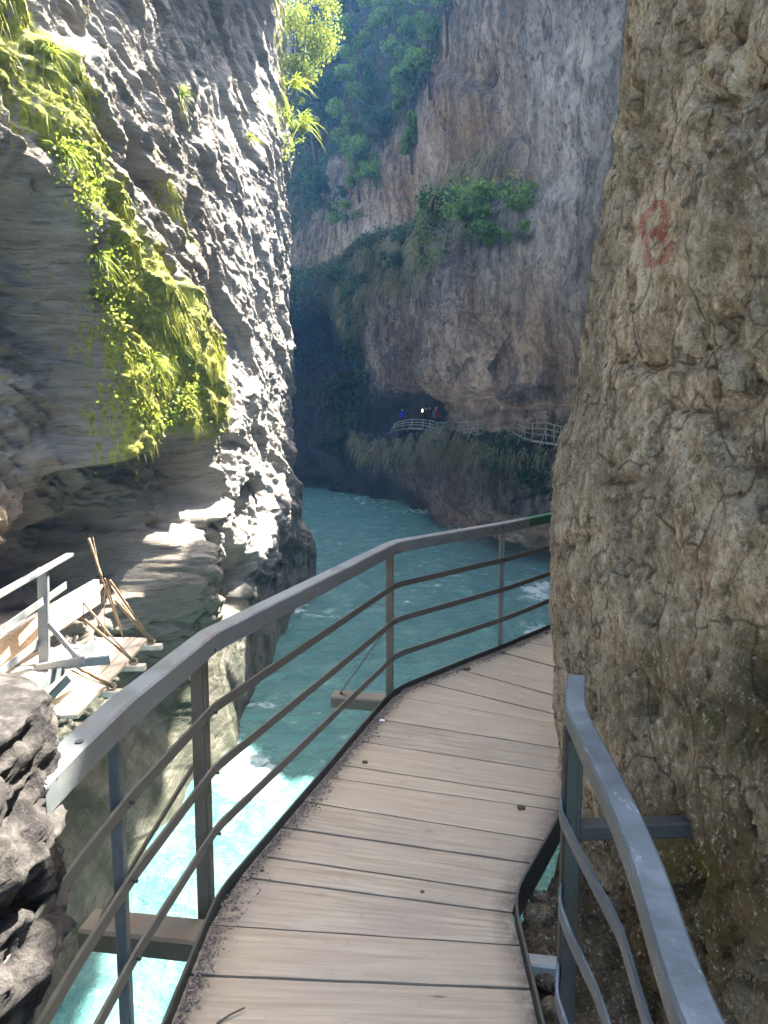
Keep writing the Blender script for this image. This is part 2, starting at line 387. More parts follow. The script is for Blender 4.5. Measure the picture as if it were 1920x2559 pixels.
#=MARK setting
# ---------------------------------------------------------------- left cliff
def lerpx(x, pts):
    a = np.array(pts, float); return np.interp(x, a[:, 0], a[:, 1])
def left_cliff():
    plan = [(-6.5, -14), (-5.6, -6), (-4.9, 0), (-4.3, 4), (-4.0, 6.5), (-3.85, 9), (-3.65, 11), (-3.5, 13), (-3.25, 18), (-3.07, 23.2),
            (-3.12, 24.6), (-3.5, 26), (-4.6, 28), (-7, 32), (-10, 39), (-14, 50), (-20, 58), (-32, 64)]
    pl = np.array(plan, float); seg = np.hypot(*np.diff(pl, axis=0).T); S = np.r_[0, np.cumsum(seg)]
    # dense where it is seen close to
    yy = np.r_[np.linspace(-14, 5, 40, endpoint=False), np.exp(np.arange(math.log(5), math.log(24.4), .0042))]
    s1 = np.interp(yy, pl[:11, 1], S[:11]); s = np.r_[s1, np.arange(s1[-1]+.09, S[12]+2, .09), np.arange(S[12]+2.4, S[-1], .5)]
    bx = np.interp(s, S, pl[:, 0]); by = np.interp(s, S, pl[:, 1])
    k = 9; ker = np.ones(k)/k
    tx = np.gradient(bx, s); ty = np.gradient(by, s)
    for _ in range(2):
        tx = np.convolve(np.pad(tx, k//2, 'edge'), ker, 'valid'); ty = np.convolve(np.pad(ty, k//2, 'edge'), ker, 'valid')
    L = np.hypot(tx, ty); nx, ny = ty/L, -tx/L
    z = np.r_[np.arange(-5.2, 10, .028), np.arange(10, 17, .06), np.arange(17, 30, .3)]
    nu, nv = len(s), len(z)
    X = np.repeat(bx, nv); Y = np.repeat(by, nv); Z = np.tile(z, nu); NX = np.repeat(nx, nv); NY = np.repeat(ny, nv); SS = np.repeat(s, nv)
    co = np.stack([X, Y, Z], 1); px, py = proj(co)
    d = np.zeros(len(X))
    # polished foot of the wall swelling out towards the water
    pa_ = lerpx(Z, [(-5.5, .6), (-4.3, .42), (-3.5, .05), (-2.8, -.5), (-1.4, -.65), (-.4, -.55), (.4, -.2), (1.2, 0), (4, .0), (30, -.4)])
    pb_ = lerpx(Z, [(-5.5, 0), (-4.3, .0), (-3.3, -.18), (-2.3, -.12), (-1.5, .25), (-.9, .62), (-.3, .62), (.3, .3), (1.2, 0), (30, -.2)])
    foot = np.interp(Y, [11, 11.5, 12.2, 13.2, 14.5, 16, 20, 24], [.42, .3, .5, .72, .5, .4, .2, .15])*sstep(-.9, -3.6, Z)
    mixb = sstep(11, 12.4, Y); fo = np.interp(Y, [10, 14, 17, 24], [1, 1, .6, .35])
    d += pa_*(1-mixb)+(pb_*fo+foot)*mixb
    # lower dark lobe past the corner
    d += 1.3*np.exp(-((SS-S[11]-1.6)/3.0)**2)*sstep(-.5, -3.0, Z)*sstep(S[10]-1.5, S[11], SS)
    # hollows and overhangs of the wall
    q = fbm(np.stack([Y*.5, Z*.5, X*0], 1), 3, 5)
    pw = proj(co+np.stack([X*0, q*.5, q*.6], 1)); wx = px+q*45; wy = py+fbm(co*.7, 3, 9)*70
    hollow = polymask2(wx, wy, [(-900, 500), (0, 470), (60, 560), (130, 660), (175, 830), (205, 1020), (225, 1200), (300, 1290), (420, 1330), (330, 1440), (180, 1520), (-900, 1600)], 22)
    d -= .55*hollow; d += hollow*(.07*fbm(co*np.array([1, 1.6, 2.6]), 5, 95, .62, ridged=True))
    notch = polymask2(wx, wy, [(215, 1190), (330, 1090), (470, 1130), (500, 1230), (430, 1330), (395, 1480), (330, 1570), (180, 1500), (120, 1340)], 16)
    d -= .85*notch
    up = polymask2(wx, wy, [(330, -300), (430, 60), (500, 300), (640, 350), (672, 240), (690, 0), (690, -400)], 55)
    d -= .35*up
    d += 2.2*sstep(0, 1.5, Z-(2.3+.535*Y))*sstep(12.5, 15, Y)*sstep(24.2, 22.5, Y)*sstep(30, 20, Z)  # unseen bulge added above the view to shade the upper slab
    slot = polymask2(wx, wy, [(240, 330), (300, 420), (400, 480), (425, 600), (330, 520), (255, 430)], 10)+polymask2(wx, wy, [(300, 620), (370, 680), (370, 790), (310, 740)], 10)
    d -= .42*slot
    d -= .5*polymask2(wx, wy, [(440, 1290), (560, 1250), (640, 1180), (625, 1400), (600, 1520), (540, 1560), (470, 1420)], 12)
    d += .4*polymask2(wx, wy, [(60, 100), (200, 120), (420, 500), (480, 900), (490, 1130), (400, 1080), (215, 1180), (170, 800), (60, 420)], 40)
    # layers dipping away, and steep ribs towards the corner
    b = Z+.36*Y; a = Y-.36*Z
    warp = fbm(np.stack([a*.35, b*.5, X*.2], 1), 3, 21)*.5
    fade = sstep(-3.6, -1.4, Z)*.8+.2
    l1 = fbm(np.stack([a*.20, (b+warp)*1.15, X*0+3], 1), 3, 31, ridged=True)
    l2 = fbm(np.stack([a*.9, (b+warp)*4.2, X*0+7], 1), 3, 41, .55, ridged=True)
    l3 = fbm(np.stack([a*3.2, (b+warp)*10, X*0], 1), 3, 51, .6)
    big = fbm(np.stack([Y*.32, Z*.27, X*0], 1), 4, 61)
    rib = fbm(np.stack([Y*1.1+Z*.12, Z*.16, X*0], 1), 3, 71, ridged=True)
    bk1 = blocky(a*.22, (b+warp)*.9, X*0, 2, 111, .5, .10); bk2 = blocky(a*.7, (b+warp)*3.2, X*0, 3, 121, .55, .14); bk3 = blocky(a*2.4, (b+warp)*9.5, X*0, 2, 131, .6, .2)
    bv = blocky(Y*.9, Z*.28, X*0, 3, 141, .5, .1)
    d += fade*((.20*l1+.15*bk1)*np.interp(Y, [11, 18], [1, .9])+(.045*l2+.02*l3+.12*bk2+.05*bk3)*np.interp(Y, [11, 17], [1, .5]))+.10*big+.12*bv*sstep(10, 16, Y)
    d += (.05*fbm(co*np.array([3, 3, 3]), 4, 81, .55)+.05*fbm(co*np.array([3.2, 3.2, 1.1]), 4, 85, .6, ridged=True)*sstep(9, 14, Y))*fade
    mz = polymask2(wx, wy, [(-300, -100), (80, 0), (300, 560), (480, 900), (490, 1130), (225, 1180), (160, 700)], 30); d += mz*(.10*fbm(np.stack([Y*5, Z*1.0, X*0], 1), 4, 87, .6, ridged=True)+.03*fbm(np.stack([Y*16, Z*3, X*0], 1), 3, 89, .6))
    d += .4*fbm(np.stack([SS*.2, Z*.1, X*0], 1), 3, 91)*sstep(26, 34, SS-s1[0])*0
    # small open pockets
    pk = fbm(co*np.array([2.2, 2.2, 2.6]), 3, 101); d -= .10*sstep(.36, .48, pk)*fade
    X2 = X+NX*d; Y2 = Y+NY*d
    Z = np.where(Z > 0, Z*np.interp(Y, [-14, -2, 3, 5.5], [.3, .35, .6, 1.]), Z); Z = np.where(Z > 15, 15+(Z-15)*np.interp(Y, [25, 32], [1, 2.6]), Z)
    co = np.stack([X2, Y2, Z], 1); n = co.shape[0]
    moss = np.maximum.reduce([
        polymask2(wx, wy, [(-400, -200), (60, -60), (120, 150), (190, 400), (270, 560), (300, 620), (200, 590), (120, 540), (60, 400), (0, 250), (-400, 0)], 25)*.85,
        polymask2(wx, wy, [(160, 560), (300, 600), (420, 760), (480, 900), (490, 1130), (400, 1100), (330, 1000), (300, 1150), (225, 1180), (190, 900)], 25),
        polymask2(wx, wy, [(320, 350), (400, 430), (460, 600), (440, 620), (380, 500)], 14)*.7,
        polymask2(wx, wy, [(690, -100), (770, 0), (775, 250), (745, 330), (700, 330), (690, 650), (675, 300)], 18)*.8])
    moss = moss*.8+.22*sstep(-1, 3, Z)*sstep(25, 8, Y)
    algae_shade = sstep(-1.2, -2.4, Z+.3*q)*.9+.25*notch
    ochre = np.clip(blobs(np.stack([X, Y, Z], 1), [(60, 1450, 260, 150, 1.1), (100, 1250, 200, 60, .5), (480, 800, 60, 200, .35)]), 0, 1)
    me = npmesh('left_cliff', co, gridfaces(nu, nv, False), True, {'moss': moss, 'algae_shade': algae_shade, 'ochre': ochre, 'pale': .75*np.clip(blobs(np.stack([X, Y, Z], 1), [(640, 1000, 110, 420, 1.), (560, 1400, 120, 200, 1.), (620, 300, 90, 300, .5), (250, 150, 160, 200, .5)]), 0, 1)})
    tag(link('left_rock_wall', me, ML), kind='structure'); return co, moss, nu, nv
LCO, LMOSS, LNU, LNV = left_cliff()

# ---------------------------------------------------------------- right and far gorge wall
def far_cliff():
    plan = [(9.5, 8), (10, 16), (9.6, 24), (7.9, 30), (7.3, 33), (6.2, 39), (4.9, 46), (4.2, 52), (2.8, 57.5), (0, 62), (-4, 66), (-9, 69.5), (-16, 74), (-30, 82)]
    pl = np.array(plan, float); seg = np.hypot(*np.diff(pl, axis=0).T); S = np.r_[0, np.cumsum(seg)]
    s = np.r_[np.arange(0, S[2], .5), np.arange(S[2], S[-2], .10), np.arange(S[-2], S[-1], .4)]
    from_s = lambda c: np.interp(s, S, pl[:, c])
    bx, by = from_s(0), from_s(1); tx = np.gradient(bx, s); ty = np.gradient(by, s); k = 31; ker = np.ones(k)/k
    for _ in range(2):
        tx = np.convolve(np.pad(tx, k//2, 'edge'), ker, 'valid'); ty = np.convolve(np.pad(ty, k//2, 'edge'), ker, 'valid')
    L = np.hypot(tx, ty); nx, ny = -ty/L, tx/L            # towards the river
    t = np.r_[np.arange(-5.2, 27, .10), np.arange(27, 62, .3)]; nu, nv = len(s), len(t)
    rim = np.interp(by, [0, 21, 22.5, 24, 26, 29.5, 32, 33.5, 35, 38, 41, 44, 90], [14, 17, 19, 21.5, 22.5, 22.5, 21, 20.8, 21.5, 23, 26.5, 62, 62])
    rim = rim+.8*fbm(np.stack([by*.35, bx*.3, by*0], 1), 3, 3)*sstep(45, 41, by)
    T = np.tile(t, nu); X = np.repeat(bx, nv); Y = np.repeat(by, nv); NX = np.repeat(nx, nv); NY = np.repeat(ny, nv); SS = np.repeat(s, nv); RM = np.repeat(rim, nv)
    over = np.maximum(T-RM, 0); Z = np.minimum(T, RM)     # beyond the rim the sheet turns away from the river
    co = np.stack([X, Y, Z], 1); px, py = proj(co)
    q = fbm(co*.15, 3, 201); wx = px+q*60; wy = py+fbm(co*.2, 3, 207)*50
    d = np.zeros(len(X))-over*1.2
    # upper slope with trees lies back
    lie = lerpx(X, [(-30, .35), (-6, .36), (-1, .34), (2.5, .2), (5, .02), (10, 0)]); z0 = lerpx(X, [(-10, 15), (-3, 19), (0, 20), (3, 24), (6, 30)])
    d -= lie*np.maximum(Z-z0, 0)
    # buttress below the slanting planted ledge
    but = polymask2(wx, wy, [(690, 820), (760, 720), (900, 640), (1010, 610), (1120, 560), (1200, 500), (1390, 480), (1385, 700), (1395, 1300), (1250, 1330), (1100, 1290), (990, 1250), (600, 1240), (600, 860)], 26)
    d += 2.0*but
    d += 1.1*polymask2(wx, wy, [(1200, 700), (1290, 660), (1340, 800), (1330, 990), (1270, 1020), (1215, 1030), (1230, 900)], 22)
    d -= 1.6*polymask2(px+q*20, wy, [(978, 1072), (985, 1000), (1020, 960), (1100, 945), (1170, 960), (1215, 1010), (1222, 1062), (1195, 1078)], 7)
    d -= 2.3*polymask2(px+q*10, py, [(1276, 1085), (1278, 1000), (1298, 975), (1325, 985), (1345, 1025), (1400, 1010), (1450, 1000), (1450, 1100)], 6)
    d -= 5.5*polymask2(wx, wy, [(640, 830), (760, 810), (860, 800), (900, 880), (930, 1000), (940, 1100), (960, 1230), (600, 1230)], 22)
    # undercut at the water
    d -= 1.7*sstep(-2.2, -3.7, Z)*(.55+.6*fbm(np.stack([SS*.3, Z*0, Z*0], 1), 3, 5))*sstep(20, 30, Y)
    # slot between buttress and the bright right pillar
    d -= .9*np.exp(-((wx-(1395-(wy-600)*.12))/10)**2)*sstep(600, 660, wy)*sstep(1060, 950, wy)
    d += 1.0*polymask2(wx, wy, [(1100, 180), (1270, 250), (1300, 400), (1260, 540), (1180, 500), (1120, 400)], 25)
    flute = fbm(np.stack([SS*.55+Z*.07, Z*.07, Z*0], 1), 4, 211, ridged=True)
    fl2 = fbm(np.stack([SS*1.6+Z*.15, Z*.22, Z*0], 1), 4, 221, .6, ridged=True)
    big = fbm(np.stack([SS*.16, Z*.13, Z*0], 1), 4, 231)
    chunk = fbm(np.stack([SS*.9, Z*.9, Z*0], 1), 5, 241, .6, ridged=True)
    hang = fbm(np.stack([SS*.4, Z*.5, Z*0+5], 1), 3, 251)
    d += .55*flute+.26*fl2+.30*blocky(SS*.7+Z*.2, Z*.5, Z*0, 3, 261, .6, .12)*(.5+but)+1.1*big+.22*chunk*(1+but)+.3*hang
    X2 = X+NX*d; Y2 = Y+NY*d; Z2 = Z+over*.3
    co2 = np.stack([X2, Y2, Z2], 1)
    moss = np.clip(np.maximum.reduce([
        polymask2(wx, wy, [(640, 800), (700, 700), (900, 620), (1000, 600), (1120, 560), (1200, 490), (1390, 470), (1370, 560), (1290, 600), (1200, 700), (1060, 700), (960, 830), (870, 900), (640, 900)], 25),
        polymask2(wx, wy, [(680, -300), (1180, -300), (1120, 150), (960, 340), (800, 400), (660, 700), (600, 400)], 30),
        polymask2(wx, wy, [(800, 830), (960, 830), (980, 1150), (900, 1180), (780, 1150)], 20)*.8,
        polymask2(wx, wy, [(960, 1085), (1100, 1095), (1210, 1090), (1400, 1090), (1400, 1260), (1300, 1180), (1200, 1150), (960, 1160)], 20)*.75]), 0, 1)
    moss = moss*.8+.12
    ochre = np.clip(blobs(co, [(1180, 300, 110, 260, .9), (1000, 450, 80, 150, .4), (1200, 900, 200, 250, .6), (1290, 1150, 160, 150, .5), (1380, 850, 60, 200, .4)]), 0, 1)
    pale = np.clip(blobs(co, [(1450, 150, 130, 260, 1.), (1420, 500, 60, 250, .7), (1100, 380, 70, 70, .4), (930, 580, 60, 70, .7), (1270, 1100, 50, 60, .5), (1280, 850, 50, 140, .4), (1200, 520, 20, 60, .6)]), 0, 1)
    me = npmesh('far_cliff', co2, gridfaces(nu, nv, True), True, {'moss': moss, 'ochre': ochre, 'pale': pale, 'painted_shade': np.clip(polymask2(wx, wy, [(500, 780), (760, 760), (900, 800), (960, 900), (985, 960), (1200, 980), (1215, 1060), (960, 1080), (990, 1180), (1120, 1240), (1150, 1350), (500, 1300)], 35)*.9+.45*polymask2(wx, wy, [(960, 1060), (1420, 1060), (1420, 1450), (960, 1350)], 30)+.25*polymask2(wx, wy, [(860, 760), (1100, 720), (1200, 800), (1210, 1000), (900, 1000)], 40), 0, .92)})
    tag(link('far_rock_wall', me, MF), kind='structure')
    return co2, moss, wx, wy
FCO, FMOSS, FWX, FWY = far_cliff()

# ---------------------------------------------------------------- near right rock
SIL = [(1575, -250), (1560, 0), (1545, 150), (1520, 330), (1492, 500), (1455, 640), (1440, 750), (1425, 900), (1414, 1020), (1390, 1090), (1376, 1200), (1366, 1350), (1370, 1550), (1382, 1700), (1378, 1850), (1372, 2080), (1385, 2250)]
def near_rock():
    D0 = 3.35; sz = []; sx = []
    for x, y in SIL:
        p = aty(x, y, D0); sz.append(p.z); sx.append(p.x)
    order = np.argsort(sz); sz = np.array(sz)[order]; sx = np.array(sx)[order]
    plan = [(3.5, -5), (2.1, -2), (1.5, 0), (1.12, .8), (.93, 1.4), (.84, 1.9), (.80, 2.5), (.77, 3.0), (.775, 3.3), (.86, 3.55), (1.1, 3.85), (1.7, 4.5), (2.3, 5.6), (2.9, 7.5), (3.6, 9.5), (5.5, 11), (9.8, 12)]
    pl = np.array(plan, float); seg = np.hypot(*np.diff(pl, axis=0).T); S = np.r_[0, np.cumsum(seg)]
    s = np.r_[np.arange(0, S[3], .08), np.arange(S[3], S[10], .0085), np.arange(S[10], S[-1], .06)]
    bx = np.interp(s, S, pl[:, 0]); by = np.interp(s, S, pl[:, 1]); tx = np.gradient(bx, s); ty = np.gradient(by, s); k = 25; ker = np.ones(k)/k
    for _ in range(2):
        tx = np.convolve(np.pad(tx, k//2, 'edge'), ker, 'valid'); ty = np.convolve(np.pad(ty, k//2, 'edge'), ker, 'valid')
        bx = np.convolve(np.pad(bx, 3, 'edge'), np.ones(7)/7, 'valid'); by = np.convolve(np.pad(by, 3, 'edge'), np.ones(7)/7, 'valid')
    L = np.hypot(tx, ty); nx, ny = -ty/L, tx/L
    z = np.r_[np.arange(-4.8, -.9, .08), np.arange(-.9, 4.4, .0105), np.arange(4.4, 9.6, .1)]; nu, nv = len(s), len(z)
    X = np.repeat(bx, nv); Y = np.repeat(by, nv); Z = np.tile(z, nu); NX = np.repeat(nx, nv); NY = np.repeat(ny, nv); SS = np.repeat(s, nv)
    off = np.interp(Z, sz, sx)-.755
    off = np.where(Z > 4.4, off+(Z-4.4)*.6, off)
    wgt = np.interp(Y, [-3, 1, 2.4, 3.4], [.6, .7, .8, 1.0])
    X = X+off*wgt
    co = np.stack([X, Y, Z], 1); px, py = proj(co)
    d = .05*fbm(co*np.array([1.2, 1.2, .9]), 4, 301)
    d += .016*fbm(co*np.array([4, 4, 2.4]), 4, 311, .6, ridged=True)+.014*fbm(co*np.array([7, 7, 4]), 4, 313, .65)
    d += .010*fbm(co*np.array([14, 14, 8]), 4, 321, .65, ridged=True)+.022*blocky(Y*3.2+X*3, Z*2.6, X*0, 4, 327, .6, .14)
    d += .009*fbm(co*np.array([38, 38, 24]), 2, 325, .6)
    pk = fbm(co*np.array([4.5, 4.5, 3.5]), 3, 331); d -= .05*sstep(.42, .48, pk)
    p2 = fbm(co*np.array([13, 13, 9]), 3, 333); d -= .022*sstep(.30, .38, p2)+.010*sstep(.1, .3, fbm(co*np.array([30, 30, 18]), 2, 335))
    ck2 = np.abs(fbm(np.stack([Y*2.2+Z*.8, Z*1.1-Y*.5, X], 1), 5, 343, .6)); d -= .03*sstep(.022, 0, ck2)
    crack = np.abs(fbm(np.stack([Y*1.3, Z*2.0, X], 1), 4, 341)); d -= .045*sstep(.035, .0, crack)*sstep(-.2, .2, pk+.1)
    d -= np.minimum(.12, .10*blobs(co, [(1625, 905, 28, 28, 1.2), (1770, 240, 26, 30, 1), (1860, 95, 22, 22, .9), (1795, 300, 20, 25, .9), (1860, 1230, 40, 50, .8), (1890, 1700, 60, 130, 1), (1720, 2180, 40, 60, .8), (1560, 1200, 50, 10, .5), (1560, 900, 20, 12, .5), (1850, 480, 30, 40, .6), (1910, 190, 25, 40, 1)]))
    # layered, darker foot beside the right railing
    d -= .05*sstep(.5, -.1, Z)*(.6+fbm(co*np.array([2, 2, 9]), 3, 351))
    X2 = X+NX*d; Y2 = Y+NY*d; co2 = np.stack([X2, Y2, Z], 1)
    ochre = np.clip(blobs(co, [(1800, 2250, 280, 330, 1.1), (1850, 1750, 150, 160, .8), (1620, 2400, 150, 260, .6), (1900, 1150, 60, 120, .4), (1640, 1650, 90, 120, .4)]), 0, 1)
    moss = np.clip(blobs(co, [(1540, 130, 18, 120, 1.2), (1500, 380, 14, 120, 1.3), (1465, 600, 12, 120, 1), (1880, 1700, 120, 180, 1), (1750, 2180, 220, 200, .8), (1600, 1720, 90, 120, .6), (1850, 1800, 160, 60, .8)]), 0, 1)
    me = npmesh('near_rock', co2, gridfaces(nu, nv, True), True, {'ochre': ochre, 'moss': moss})
    tag(link('near_rock_wall', me, MN), kind='structure')
    return co2, gridfaces(nu, nv, True)
NCO, NFA = near_rock()
NBVH = BVHTree.FromPolygons(NCO.tolist(), NFA.tolist())

def shade_roof():
    """unseen rock roof above the walkway, added and shaped to keep the sun off the boards"""
    n = 40
    def sheet(fn, nu, nv):
        u, v = np.meshgrid(np.linspace(0, 1, nu), np.linspace(0, 1, nv), indexing='ij'); return fn(u.ravel(), v.ravel())
    ys = np.linspace(3.3, 10.2, 60)
    # foot edge of the mass at z = 8, then a face lying back along the slope
    ex = np.interp(ys, [3.3, 4.75, 5.0, 6, 8, 9.6, 10.2], [3.2, 3.1, 2.3, 2.3, 2.6, 3.2, 3.5])
    prof = [(3.4, 7.0), (2.2, 7.3), (.6, 7.4), (.0, 7.9), (.05, 8.3), (1.0, 9.4), (2.4, 10.2), (3.4, 10.3)]
    co = []
    for y, e in zip(ys, ex):
        end = sstep(7.5, 9.6, np.array(y))*0
        for (dx, z) in prof: co.append((e+dx, y, z))
    co = np.array(co); nv = len(prof)
    rise = .0
    q = fbm(co*.8, 3, 401); co[:, 0] += .12*q; co[:, 2] += .15*fbm(co*.7, 3, 405)
    faces = gridfaces(60, nv, False).tolist()
    vs = [tuple(c) for c in co]
    me = bpy.data.meshes.new('roof'); cap0 = tuple(range(nv)); cap1 = tuple(59*nv+i for i in range(nv))[::-1]
    me.from_pydata(vs, [], [tuple(f) for f in faces]+[cap0, cap1]); me.update()
    tag(link('added_shade_roof', me, MN), kind='structure')  # added sun blocker above the view, edge shaped for the shadow it casts
shade_roof()
def shade_arm():
    """unseen arm reaching forward from the roof, added only to shade the foot of the left wall"""
    path = np.array([(3.2, 9.2, 9.6), (3.9, 11.2, 12.6), (4.25, 13, 14), (4.2, 16, 14.4), (4.25, 19, 14.8), (4.2, 20.5, 15)]); t = np.linspace(0, 5, 90)
    c = np.stack([np.interp(t, range(6), path[:, k]) for k in range(3)], 1); th = np.linspace(0, 2*np.pi, 30); rad = np.interp(t, [0, 1, 2, 4, 5], [1.1, .85, .72, .7, .15])
    T = np.tile(th, 90); Rr = np.repeat(rad, 30); co = np.repeat(c, 30, 0)+np.stack([np.cos(T)*Rr, T*0, np.sin(T)*Rr*.8], 1); co += np.stack([np.cos(T), T*0, np.sin(T)], 1)*(.35*fbm(co*np.array([.9, .9, .9]), 4, 471))[:, None]
    tag(link('added_shade_arm', npmesh('rib', co, gridfaces(90, 30), True, {'ochre': np.zeros(len(co)), 'moss': np.zeros(len(co))}), MN), kind='structure')  # added sun blocker above the view, for shade on the opposite wall
shade_arm()
# ---------------------------------------------------------------- water
WZ = -4.3
def river():
    y = np.r_[np.linspace(-25, 5, 30, endpoint=False), np.exp(np.arange(math.log(5), math.log(88), .0045))]
    x = np.r_[np.linspace(-40, -9, 60, endpoint=False), np.arange(-9, 9, .07), np.linspace(9, 13, 10)]
    nu, nv = len(x), len(y); X = np.repeat(x, nv); Y = np.tile(y, nu); co = np.stack([X, Y, X*0+WZ], 1)
    wv = fbm(np.stack([X*.55, Y*.45, X*0], 1), 3, 601)*.11+fbm(np.stack([X*1.7, Y*1.2, X*0], 1), 3, 611, .6, ridged=True)*.06+fbm(np.stack([X*4.5, Y*3.5, X*0], 1), 2, 621)*.022
    foam = np.clip(blobs(co, [(640, 1950, 90, 65, .75), (580, 1885, 60, 45, .6), (520, 1830, 30, 50, .45), (740, 1525, 40, 25, .5), (820, 1530, 70, 18, .3), (650, 1760, 45, 25, .5),
        (850, 1205, 110, 10, .75), (960, 1250, 160, 16, .4), (1080, 1275, 70, 9, .7), (1160, 1320, 60, 12, .45), (1350, 1480, 50, 30, .7), (1340, 1570, 60, 25, .5), (1100, 1420, 260, 90, .16), (800, 1650, 120, 80, .12), (400, 2300, 120, 200, .1), (560, 2050, 120, 90, .15)]), 0, 1)
    wv = wv*(1+1.2*foam)
    co[:, 2] += wv
    foam = foam+.10*(wv/.1)
    me = npmesh('river', co, gridfaces(nu, nv), True, {'foam': foam})
    tag(link('river', me, MW), kind='structure')
river()

#=MARK walkway
# ---------------------------------------------------------------- walkway and its boards
EDGE_L = [Vector((-.66, -.5)), Vector((-.645, 1.2)), Vector((-.62, 2.0)), Vector((-.60, 2.52)), Vector((0.03, 4.5)), Vector((.12, 4.68)), Vector((.65, 5.28)), Vector((.93, 5.58)), Vector((1.42, 6.15)), Vector((2.1, 6.75)), Vector((3.0, 7.3))]
EDGE_R = [Vector((.40, -.5)), Vector((.43, 1.2)), Vector((.45, 2.05)), Vector((.46, 2.5)), Vector((.72, 2.98)), Vector((1.35, 4.2)), Vector((2.0, 5.0)), Vector((3.4, 6.2))]
SEAMS = [((500, 2433), (1324, 2467)), ((523, 2307), (1293, 2358)), ((592, 2187), (1278, 2278)), ((643, 2135), (1301, 2232)), ((729, 2069), (1324, 2155)), ((769, 2003), (1318, 2092)),
         ((838, 1943), (1370, 2020)), ((872, 1912), (1372, 1989)), ((915, 1853), (1375, 1925)), ((969, 1800), (1381, 1866)), ((1025, 1745), (1375, 1805)), ((1083, 1709), (1375, 1780)), ((1150, 1672), (1376, 1735)), ((1195, 1645), (1376, 1694)), ((1240, 1625), (1376, 1662))]
def cutline(p, q, poly):
    """where the line p-q crosses a polyline"""
    d = q-p; best = None
    for a, b in zip(poly[:-1], poly[1:]):
        e = b-a; den = d.x*e.y-d.y*e.x
        if abs(den) < 1e-9: continue
        t = ((a.x-p.x)*e.y-(a.y-p.y)*e.x)/den; s_ = ((a.x-p.x)*d.y-(a.y-p.y)*d.x)/den
        if -1e-6 <= s_ <= 1+1e-6 and (best is None or abs(t-.5) < abs(best-.5)): best = t
    return None if best is None else p+d*best
def deck():
    root = empty('boardwalk', (0, 1.5, 0), 'narrow walkway of pale worn planks with dark steel edging curving behind the near rock', 'walkway')
    lines = []
    for y in (-.3, -.08, .14, .36, .58, .80, 1.02, 1.26, 1.5, 1.72):
        lines.append((Vector((-.6, y+.02)), Vector((.42, y-.0))))
    for (a, b) in SEAMS:
        p, q = onz(*a, 0), onz(*b, 0); lines.append((p.to_2d(), q.to_2d()))
    # keep the same turn for the boards hidden by the rock
    p, q = lines[-1]
    for k in range(1, 9):
        lines.append((p+Vector((.12*k, .13*k)), q+Vector((.20*k, .10*k))))
    vs = []; fs = []; gd = []; rn = []
    cuts = []
    for p, q in lines:
        a = cutline(p, q, EDGE_L); b = cutline(p, q, EDGE_R)
        if a is None: a = p
        if b is None: b = q
        if cuts and (a.y-cuts[-1][0].y < .01 and (a-cuts[-1][0]).length < .02): a = cuts[-1][0]+Vector((.02, .03))
        cuts.append((a, b))
    for k in range(len(cuts)-1):
        (a, b), (c, d) = cuts[k], cuts[k+1]; g = .0035+random.random()*.003
        ga = (c-a).normalized()*g; gb = (d-b).normalized()*g; h = random.uniform(-.003, .003); r = random.random()
        n = 24; m = 5; base = len(vs)
        for j in range(m):
            for i in range(n):
                t = i/(n-1); lo = (a+ga).lerp(b+gb, t); hi = (c-ga).lerp(d-gb, t); p = lo.lerp(hi, j/(m-1))
                wv = .0008*math.sin(i*.9+k*2.1) if j in (0, m-1) else 0
                zz = h-(.004 if j in (0, m-1) or i in (0, n-1) else 0)+wv*.4
                pj = wv*(1 if j == 0 else -1)
                vs.append((p.x, p.y+pj, zz)); gd.append(((b-a).length*t+k*3.7, (j/(m-1))*(c-a).length+k*1.3, 0)); rn.append(r)
        for j in range(m-1):
            for i in range(n-1): o = base+j*n+i; fs.append((o, o+1, o+n+1, o+n))
        # sides
        lb = len(vs); ring = [base+i for i in range(n)]+[base+j*n+n-1 for j in range(1, m)]+[base+(m-1)*n+i for i in range(n-2, -1, -1)]+[base+j*n for j in range(m-2, 0, -1)]
        for idx in ring:
            x, y, z_ = vs[idx]; vs.append((x, y, -.045)); gd.append(gd[idx]); rn.append(r)
        R_ = len(ring)
        for i in range(R_): fs.append((ring[i], lb+i, lb+(i+1) % R_, ring[(i+1) % R_]))
    me = bpy.data.meshes.new('planks'); me.from_pydata(vs, [], fs); me.update()
    at = me.attributes.new('rnd', 'FLOAT', 'POINT'); at.data.foreach_set('value', rn)
    at = me.attributes.new('graindir', 'FLOAT_VECTOR', 'POINT'); at.data.foreach_set('vector', np.array(gd, np.float32).ravel())
    V = np.array(vs); el = np.array([[p.x, p.y] for p in EDGE_L]); dist = np.full(len(V), 9.)
    for P_, wt in ((EDGE_L, 1.), (EDGE_R, 1.6)):
        for a, b in zip(P_[:-1], P_[1:]):
            e = b-a; t = np.clip(((V[:, 0]-a.x)*e.x+(V[:, 1]-a.y)*e.y)/e.length_squared, 0, 1)
            dist = np.minimum(dist, wt*np.hypot(V[:, 0]-a.x-t*e.x, V[:, 1]-a.y-t*e.y))
    at = me.attributes.new('dirt', 'FLOAT', 'POINT'); at.data.foreach_set('value', sstep(.13, .01, dist).astype(np.float32))
    link('planks', me, MD, root)
    # steel edging either side
    for pts, off in ((EDGE_L, -.008), (EDGE_R, .008)):
        mb = MB(); line = rounded([(p.x+off, p.y, -.03) for p in pts], .12, 5); mb.sweep(line, flat(.010, .13)); mb.build('edging', MDK, root)
